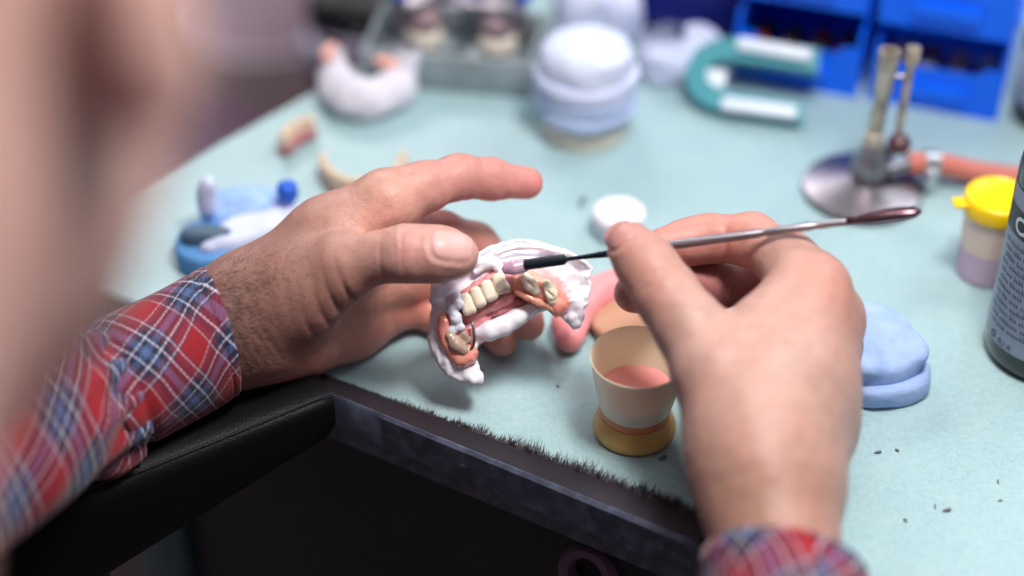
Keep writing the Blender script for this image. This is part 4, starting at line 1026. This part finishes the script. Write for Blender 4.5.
for s in (-1,1):
    hj = hip+np.array((s*.095,.0,-.01)); k_ = np.array((-.16+s*.16, .30, .50)); an = np.array((-.16+s*.17,.24,.10)); kn[s] = (hj,k_,an)
    v.cone(f, hj, k_, .088, .062, .04, m=.03); v.cone(f, k_, an, .058, .040, .03, m=.03); v.cone(f, an-(0,.03,.045), an+(0,.13,-.062), .038, .030, .02, m=.03)
x,y,z = v.full(); f = f+.003*vnoise(x,y,z,.05)
V0,F0_ = surfnet(f.astype('f4'), v.lo, v.h)
cb_ = np.tile(np.array(rgb(198,158,148)), (len(V0),1))
Mn = np.array(MW)
def toW(V): return V@Mn[:3,:3].T+Mn[:3,3]
Vs = [V0, toW(Lv[0]), toW(Rv[0])]; Fs = [F0_, Lv[1]+len(V0), Rv[1]+len(V0)+len(Lv[0])]
me = mesh_np('person', np.vstack(Vs), np.vstack(Fs), world=True)
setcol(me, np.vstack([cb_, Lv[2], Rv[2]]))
M['skin'] = mat('skin', rgb(200,150,130), .46, attr=True, noise=[(55,.22,rgb(204,140,130)), (170,.28,rgb(150,110,98)), (12,.12,rgb(176,132,120))],
    bump=[(1100,.28,.0004,'vor'),(380,.25,.0007),(150,.15,.001)], sss=.22, sssr=(.005,.0018,.001), spec=.45)
person = link('person', me, M['skin'])
tag(person, 'person in red and navy plaid shirt bending over bench, holding a brush', 'person')
bpy.context.view_layer.update()
def wbvh(V, F): return BVHTree.FromPolygons([tuple(p) for p in V], [tuple(int(i) for i in q) for q in F])
bL = wbvh(Lv[0], Lv[1]); bR = wbvh(Rv[0], Rv[1])
# nails (camera frame): centre, axis to the tip, outward normal, half length, half width
def nail(bv, c, ax, nm_, hl, hw, m, wrap=1.0):
    c = Vector(c); ax = Vector(ax).normalized(); nm_ = Vector(nm_); nm_ = (nm_-ax*nm_.dot(ax)).normalized(); sd = ax.cross(nm_)
    bm = bmesh.new(); nu,nv = 16,14; g = {}
    for i in range(nu+1):
        for j in range(nv+1):
            u = -1+2*i/nu; w = -1+2*j/nv
            # superellipse outline
            uu = u*hl*(1-.32*abs(w)**2.6); ww = w*hw*(1-.12*abs(u)**3)
            o_ = c+ax*uu+sd*ww+nm_*.03
            hit = bv.ray_cast(o_, -nm_, .06)
            if hit[0] is None: hit = (c+ax*uu+sd*ww, None)
            e = max(abs(u), abs(w)); lift = .00035 if e < .93 else -.0003
            if u > .9: lift = .0002 if abs(w) < .8 else -.0002
            g[i,j] = bm.verts.new(Wd(hit[0]+nm_*lift))
    for i in range(nu):
        for j in range(nv): bm.faces.new((g[i,j],g[i+1,j],g[i+1,j+1],g[i,j+1]))
    bmesh.ops.smooth_vert(bm, verts=[v for (i,j),v in g.items() if 0<i<nu and 0<j<nv], factor=.5, use_axis_x=True, use_axis_y=True, use_axis_z=True)
    me = bm_mesh('thumbnail', bm, smooth=True)
    return link('thumbnail', me, m, person)
M['nail'] = mat('fingernail', rgb(218,172,166), .42, noise=(120,.4,rgb(206,146,136)), sss=.2, sssr=(.003,.0015,.001))
nail(bL, C(455,251,.776), ax_t+np.array((0,.001,0)), (.03,.26,1), .0084, .0074, M['nail'])
nail(bR, C(622,238,.757), ax_r, (-.30,.30,1), .0072, .0070, mat('fingernail_dark', rgb(190,136,130), .38, sss=.2, sssr=(.003,.0015,.001)))
# arm hair on the left wrist
rh = random.Random(4); bm = bmesh.new(); Vl = Lv[0]; n_ = 0
while n_ < 2800:
    px = 195+abs(rh.gauss(0,1))*55; py = rh.uniform(235,392)
    if px > 345: continue
    o_ = Vector(C(px,py,.70)); hit = bL.ray_cast(o_, o_.normalized(), .25)
    n_ += 1
    if hit[0] is None or hit[1].z < .05: continue
    nn = hit[1]; d = Vector((.75+rh.gauss(0,.2), -.12+rh.gauss(0,.28)-.25*(py-310)/80, 0)); d = (d-nn*d.dot(nn)).normalized()
    L_ = rh.uniform(.0022,.0062)*(1 if px < 270 else .6); s_ = d.cross(nn)*.000045
    b = hit[0]; q = [b-s_, b+s_, b+d*L_*.5+nn*.0009+s_*.7, b+d*L_*.5+nn*.0009-s_*.7, b+d*L_+nn*.0008]
    vv = [bm.verts.new(Wd(t)) for t in q]; bm.faces.new(vv[:4]); bm.faces.new((vv[3],vv[2],vv[4]))
o = link('arm_hair', bm_mesh('arm_hair', bm), mat('dark_hair', rgb(40,28,26), .5), person); o['kind'] = 'stuff'
# eyes
for s in (-1,1):
    bm = bmesh.new(); bmesh.ops.create_uvsphere(bm, u_segments=16, v_segments=12, radius=.0105)
    me = bm_mesh('eye', bm, smooth=True); me.transform(Matrix.Translation(Vector(hp(s*.031,.078,.004)))); link('eye', me, mat('eye_white', rgb(220,215,210), .2), person)
# ---------------------------------------------------------------- shirt
def plaid(name, per=.034, rot=.0):
    m = bpy.data.materials.new(name); m.use_nodes = True; nt = m.node_tree; N = nt.nodes; L = nt.links; B = N['Principled BSDF']
    uv = N.new('ShaderNodeUVMap'); uv.uv_map = 'UVMap'
    mp = N.new('ShaderNodeMapping'); mp.inputs['Rotation'].default_value = (0,0,rot); mp.inputs['Scale'].default_value = (1/per,1/per,1)
    L.new(uv.outputs[0], mp.inputs[0])
    wn = N.new('ShaderNodeTexNoise'); wn.inputs['Scale'].default_value = 1.1; L.new(mp.outputs[0], wn.inputs['Vector'])
    ad = N.new('ShaderNodeVectorMath'); ad.operation = 'MULTIPLY_ADD'; ad.inputs[1].default_value = (.12,.12,0); L.new(wn.outputs['Color'], ad.inputs[0]); L.new(mp.outputs[0], ad.inputs[2])
    sp = N.new('ShaderNodeSeparateXYZ'); L.new(ad.outputs[0], sp.inputs[0])
    R_=rgb(146,10,28); Bu=rgb(98,34,56); Wh=rgb(204,198,214); Nv=rgb(18,27,58); Sl=rgb(70,90,134)
    stops = [(0,R_),(.30,Bu),(.335,Wh),(.35,Bu),(.43,Nv),(.50,Wh),(.522,Nv),(.60,Sl),(.70,Nv),(.77,Wh),(.792,Nv),(.87,Bu),(.94,Wh),(.95,R_)]
    outs = []
    for k in (0,1):
        fr = N.new('ShaderNodeMath'); fr.operation = 'FRACT'; L.new(sp.outputs[k], fr.inputs[0])
        cr = N.new('ShaderNodeValToRGB'); cr.color_ramp.interpolation = 'CONSTANT'
        e = cr.color_ramp.elements
        e[0].position = 0; e[0].color = stops[0][1]+(1,); e[1].position = stops[1][0]; e[1].color = stops[1][1]+(1,)
        for pos,c in stops[2:]: q = e.new(pos); q.color = c+(1,)
        L.new(fr.outputs[0], cr.inputs[0]); outs.append(cr.outputs[0])
    # twill weave: fine diagonal chequer chooses warp or weft
    tw = N.new('ShaderNodeTexWave'); tw.inputs['Scale'].default_value = 9; tw.bands_direction = 'DIAGONAL'; L.new(mp.outputs[0], tw.inputs['Vector'])
    mr = N.new('ShaderNodeMapRange'); mr.inputs[3].default_value = .25; mr.inputs[4].default_value = .75; L.new(tw.outputs['Fac'], mr.inputs[0])
    mx = N.new('ShaderNodeMix'); mx.data_type = 'RGBA'; L.new(mr.outputs[0], mx.inputs[0]); L.new(outs[0], mx.inputs[6]); L.new(outs[1], mx.inputs[7])
    L.new(mx.outputs[2], B.inputs['Base Color']); B.inputs['Roughness'].default_value = .85; B.inputs['Sheen Weight'].default_value = .15
    nb = N.new('ShaderNodeTexNoise'); nb.inputs['Scale'].default_value = 12; L.new(mp.outputs[0], nb.inputs['Vector'])
    bp = N.new('ShaderNodeBump'); bp.inputs['Strength'].default_value = .4; bp.inputs['Distance'].default_value = .0006; L.new(nb.outputs['Fac'], bp.inputs['Height']); L.new(bp.outputs[0], B.inputs['Normal'])
    return m
M['plaid'] = plaid('plaid_flannel', .034, .0)
def cloth_tube(name, pts, rads, nseg, nring, wr, slant=None, seed=0, thick=.0012, twist=0.0, squash=None):
    """pts in world; wr(t,a)-> radial displacement; slant tilts the end rings"""
    P = spline([tuple(p)+(r,) for p,r in zip(pts,rads)], nring+1)
    bm = bmesh.new(); uvl = bm.loops.layers.uv.new('UVMap'); rings = []; Ls = [0]
    for i in range(1,nring+1): Ls.append(Ls[-1]+np.linalg.norm(P[i,:3]-P[i-1,:3]))
    camup = MW.to_3x3()@Vector((0,1,0))
    for i in range(nring+1):
        t = Vector(tuple(P[min(i+1,nring),:3]-P[max(i-1,0),:3])).normalized(); c = Vector(tuple(P[i,:3]))
        a = (camup-t*camup.dot(t)).normalized(); b = t.cross(a); ring = []
        for k in range(nseg+1):
            an = 2*math.pi*k/nseg; kk = 2*math.pi*(k%nseg)/nseg
            r = P[i,3]+wr(i/nring, kk, Ls[i]); dirv = a*math.cos(kk)+b*math.sin(kk)
            sl = slant(i/nring, kk) if slant else 0
            ring.append((c+dirv*r+t*sl, (Ls[i], P[i,3]*an)))
        rings.append(ring)
    vs = [[bm.verts.new(r[k][0]) for k in range(nseg)] for r in rings]
    for i in range(nring):
        for k in range(nseg):
            k2 = (k+1)%nseg; fc = bm.faces.new((vs[i][k],vs[i][k2],vs[i+1][k2],vs[i+1][k]))
            for l,(ii,jj) in zip(fc.loops, ((i,k),(i,k+1),(i+1,k+1),(i+1,k))):
                u = rings[ii][jj][1]; l[uvl].uv = (u[0]*math.cos(twist)-u[1]*math.sin(twist), u[0]*math.sin(twist)+u[1]*math.cos(twist))
    me = bm_mesh(name, bm, smooth=True)
    o = link(name, me, M['plaid'], person)
    so = o.modifiers.new('thick','SOLIDIFY'); so.thickness = thick; so.offset = -1
    return o
# left cuff and sleeve
def nz(a, b, s): return float(vnoise(np.array(a*1.0), np.array(b*1.0), np.array(s*1.0), 1.0))
cuffL = [w2(219,331,.798), w2(175,356,.791), w2(95,396,.774)]
def wl(t,a,L): return .0022*nz(math.cos(a)*1.6+L*30, math.sin(a)*1.6, 3)+.0028*math.exp(-((t-1)/.07)**2)*(.4+.6*math.sin(a*9))*.5-.0015*math.exp(-((t-.86)/.03)**2)-.0009*math.exp(-((t-.10)/.014)**2)
def sl_(t,a): return -.007*math.cos(a)*max(0,1-t*2)
cloth_tube('cuff', cuffL, [.0285,.0292,.0300], 96, 56, wl, sl_, twist=.35)
def lF(t): return LWw+(elL-LWw)*t
sleeveL = [w2(108,391,.775), lF(.19), lF(.37), lF(.66), elL+np.array((0,-.0,.0)), (elL+shL)/2, shL+np.array((.01,0,.01))]
def ws(t,a,L): return .0065*nz(math.cos(a)*1.3+L*42, math.sin(a)*1.3+L*20, 7)+.0022*math.sin(a*11+L*60)*math.exp(-(L/.022)**2)+.004*nz(L*75, math.cos(a)*.8, math.sin(a)*.8)
cloth_tube('sleeve', sleeveL, [.0275,.035,.041,.048,.055,.064,.070], 96, 200, ws, None, twist=.12)
# right cuff and sleeve
cuffR = [w2(782,566,.690), w2(792,610,.680), w2(802,690,.664)]
def wr_(t,a,L): return .002*nz(math.cos(a)*1.5+L*30, math.sin(a)*1.5, 13)+.0012*math.exp(-((t-.1)/.04)**2)
def sr_(t,a): return (-.010*math.cos(a)*1-.006*math.sin(a))*max(0,1-t*1.6)
cloth_tube('cuff', cuffR, [.0300,.0325,.034], 80, 40, wr_, lambda t,a: (.010*math.cos(a)*0-.009*math.sin(a))*max(0,1-t*1.6), twist=.5)
sleeveR = [w2(798,676,.667), RWw*.72+elR*.28, RWw*.38+elR*.62, elR, (elR+shR)/2, shR+np.array((-.01,0,.01))]
cloth_tube('sleeve', sleeveR, [.033,.041,.049,.056,.063,.068], 80, 160, ws, None, twist=.3)
# shirt body, trousers, shoes from the coarse body surface
def garment(name, keep, off, m, uvm=None):
    g = f-off
    g = smax(g, keep(x,y,z).astype('f4'), .004)
    g2 = g+.004*vnoise(x,y,z,.045)
    V,F = surfnet(g2.astype('f4'), v.lo, v.h); me = mesh_np(name, V, F, world=True)
    if uvm:
        uvl = me.uv_layers.new(name='UVMap'); idx = np.empty(len(me.loops),'i4'); me.loops.foreach_get('vertex_index', idx)
        P = np.array([v_.co[:] for v_ in me.vertices])[idx]; uvl.data.foreach_set('uv', np.stack([P[:,0]+P[:,1]*.25, P[:,2]-P[:,1]*.5],1).astype('f').ravel())
    return link(name, me, m, person)
def ktorso(x,y,z):
    d = np.maximum(np.abs(x+.155)-.235, .52-z)
    hd = .150-np.sqrt((x-hc[0])**2+(y-hc[1]+.02)**2+(z-hc[2])**2)
    arm = .062-np.sqrt((x-elR[0])**2+(y-elR[1])**2+(z-elR[2])**2)
    return np.maximum(np.maximum(np.maximum(d, hd), arm), y-.21+0*x)
garment('shirt_body', ktorso, .008, M['plaid'], True)
garment('trousers', lambda x,y,z: np.maximum(np.maximum(z-.585, .085-z)+0*x+0*y, np.maximum(np.abs(x+.16)-.33+0*y, 0*x+y-.42)), .009, mat('dark_trousers', rgb(38,42,56), .85))
garment('shoes', lambda x,y,z: np.maximum(z-.082, -z+.001)+0*x+0*y, .008, mat('black_shoe', rgb(24,24,26), .5))
# seat of the person
st = thing('technician_stool', 'black round stool under the person in plaid shirt', 'stool', (-.16,-.14,0))
obj_lathe('stool_seat', [(.10,.335),(.18,.336),(.195,.35),(.195,.385),(.18,.40),(.08,.404)], Vector((-.16,-.12,0)), M['leather'], st, 40)
obj_lathe('stool_column', [(.02,.05),(.025,.055),(.025,.32),(.06,.334)], Vector((-.16,-.12,0)), M['steel'], st, 24)
for k in range(5):
    bm = bmesh.new(); a = k*2*math.pi/5+.3; c0 = Vector((-.16,-.12,0)); tube(bm, [c0+Vector((0,0,.08)), c0+Vector((math.cos(a)*.26, math.sin(a)*.26, .055))], [.02,.014], 12); tube(bm, [c0+Vector((math.cos(a)*.26-.015, math.sin(a)*.26, .026)), c0+Vector((math.cos(a)*.26+.015, math.sin(a)*.26, .026))], .025, 16)
    link('leg', bm_mesh('leg', bm, angle=50), M['steel'], st)
for o in SC.objects:
    if o.type == 'MESH' and o.parent is None and o.name.startswith(('person',)): recenter
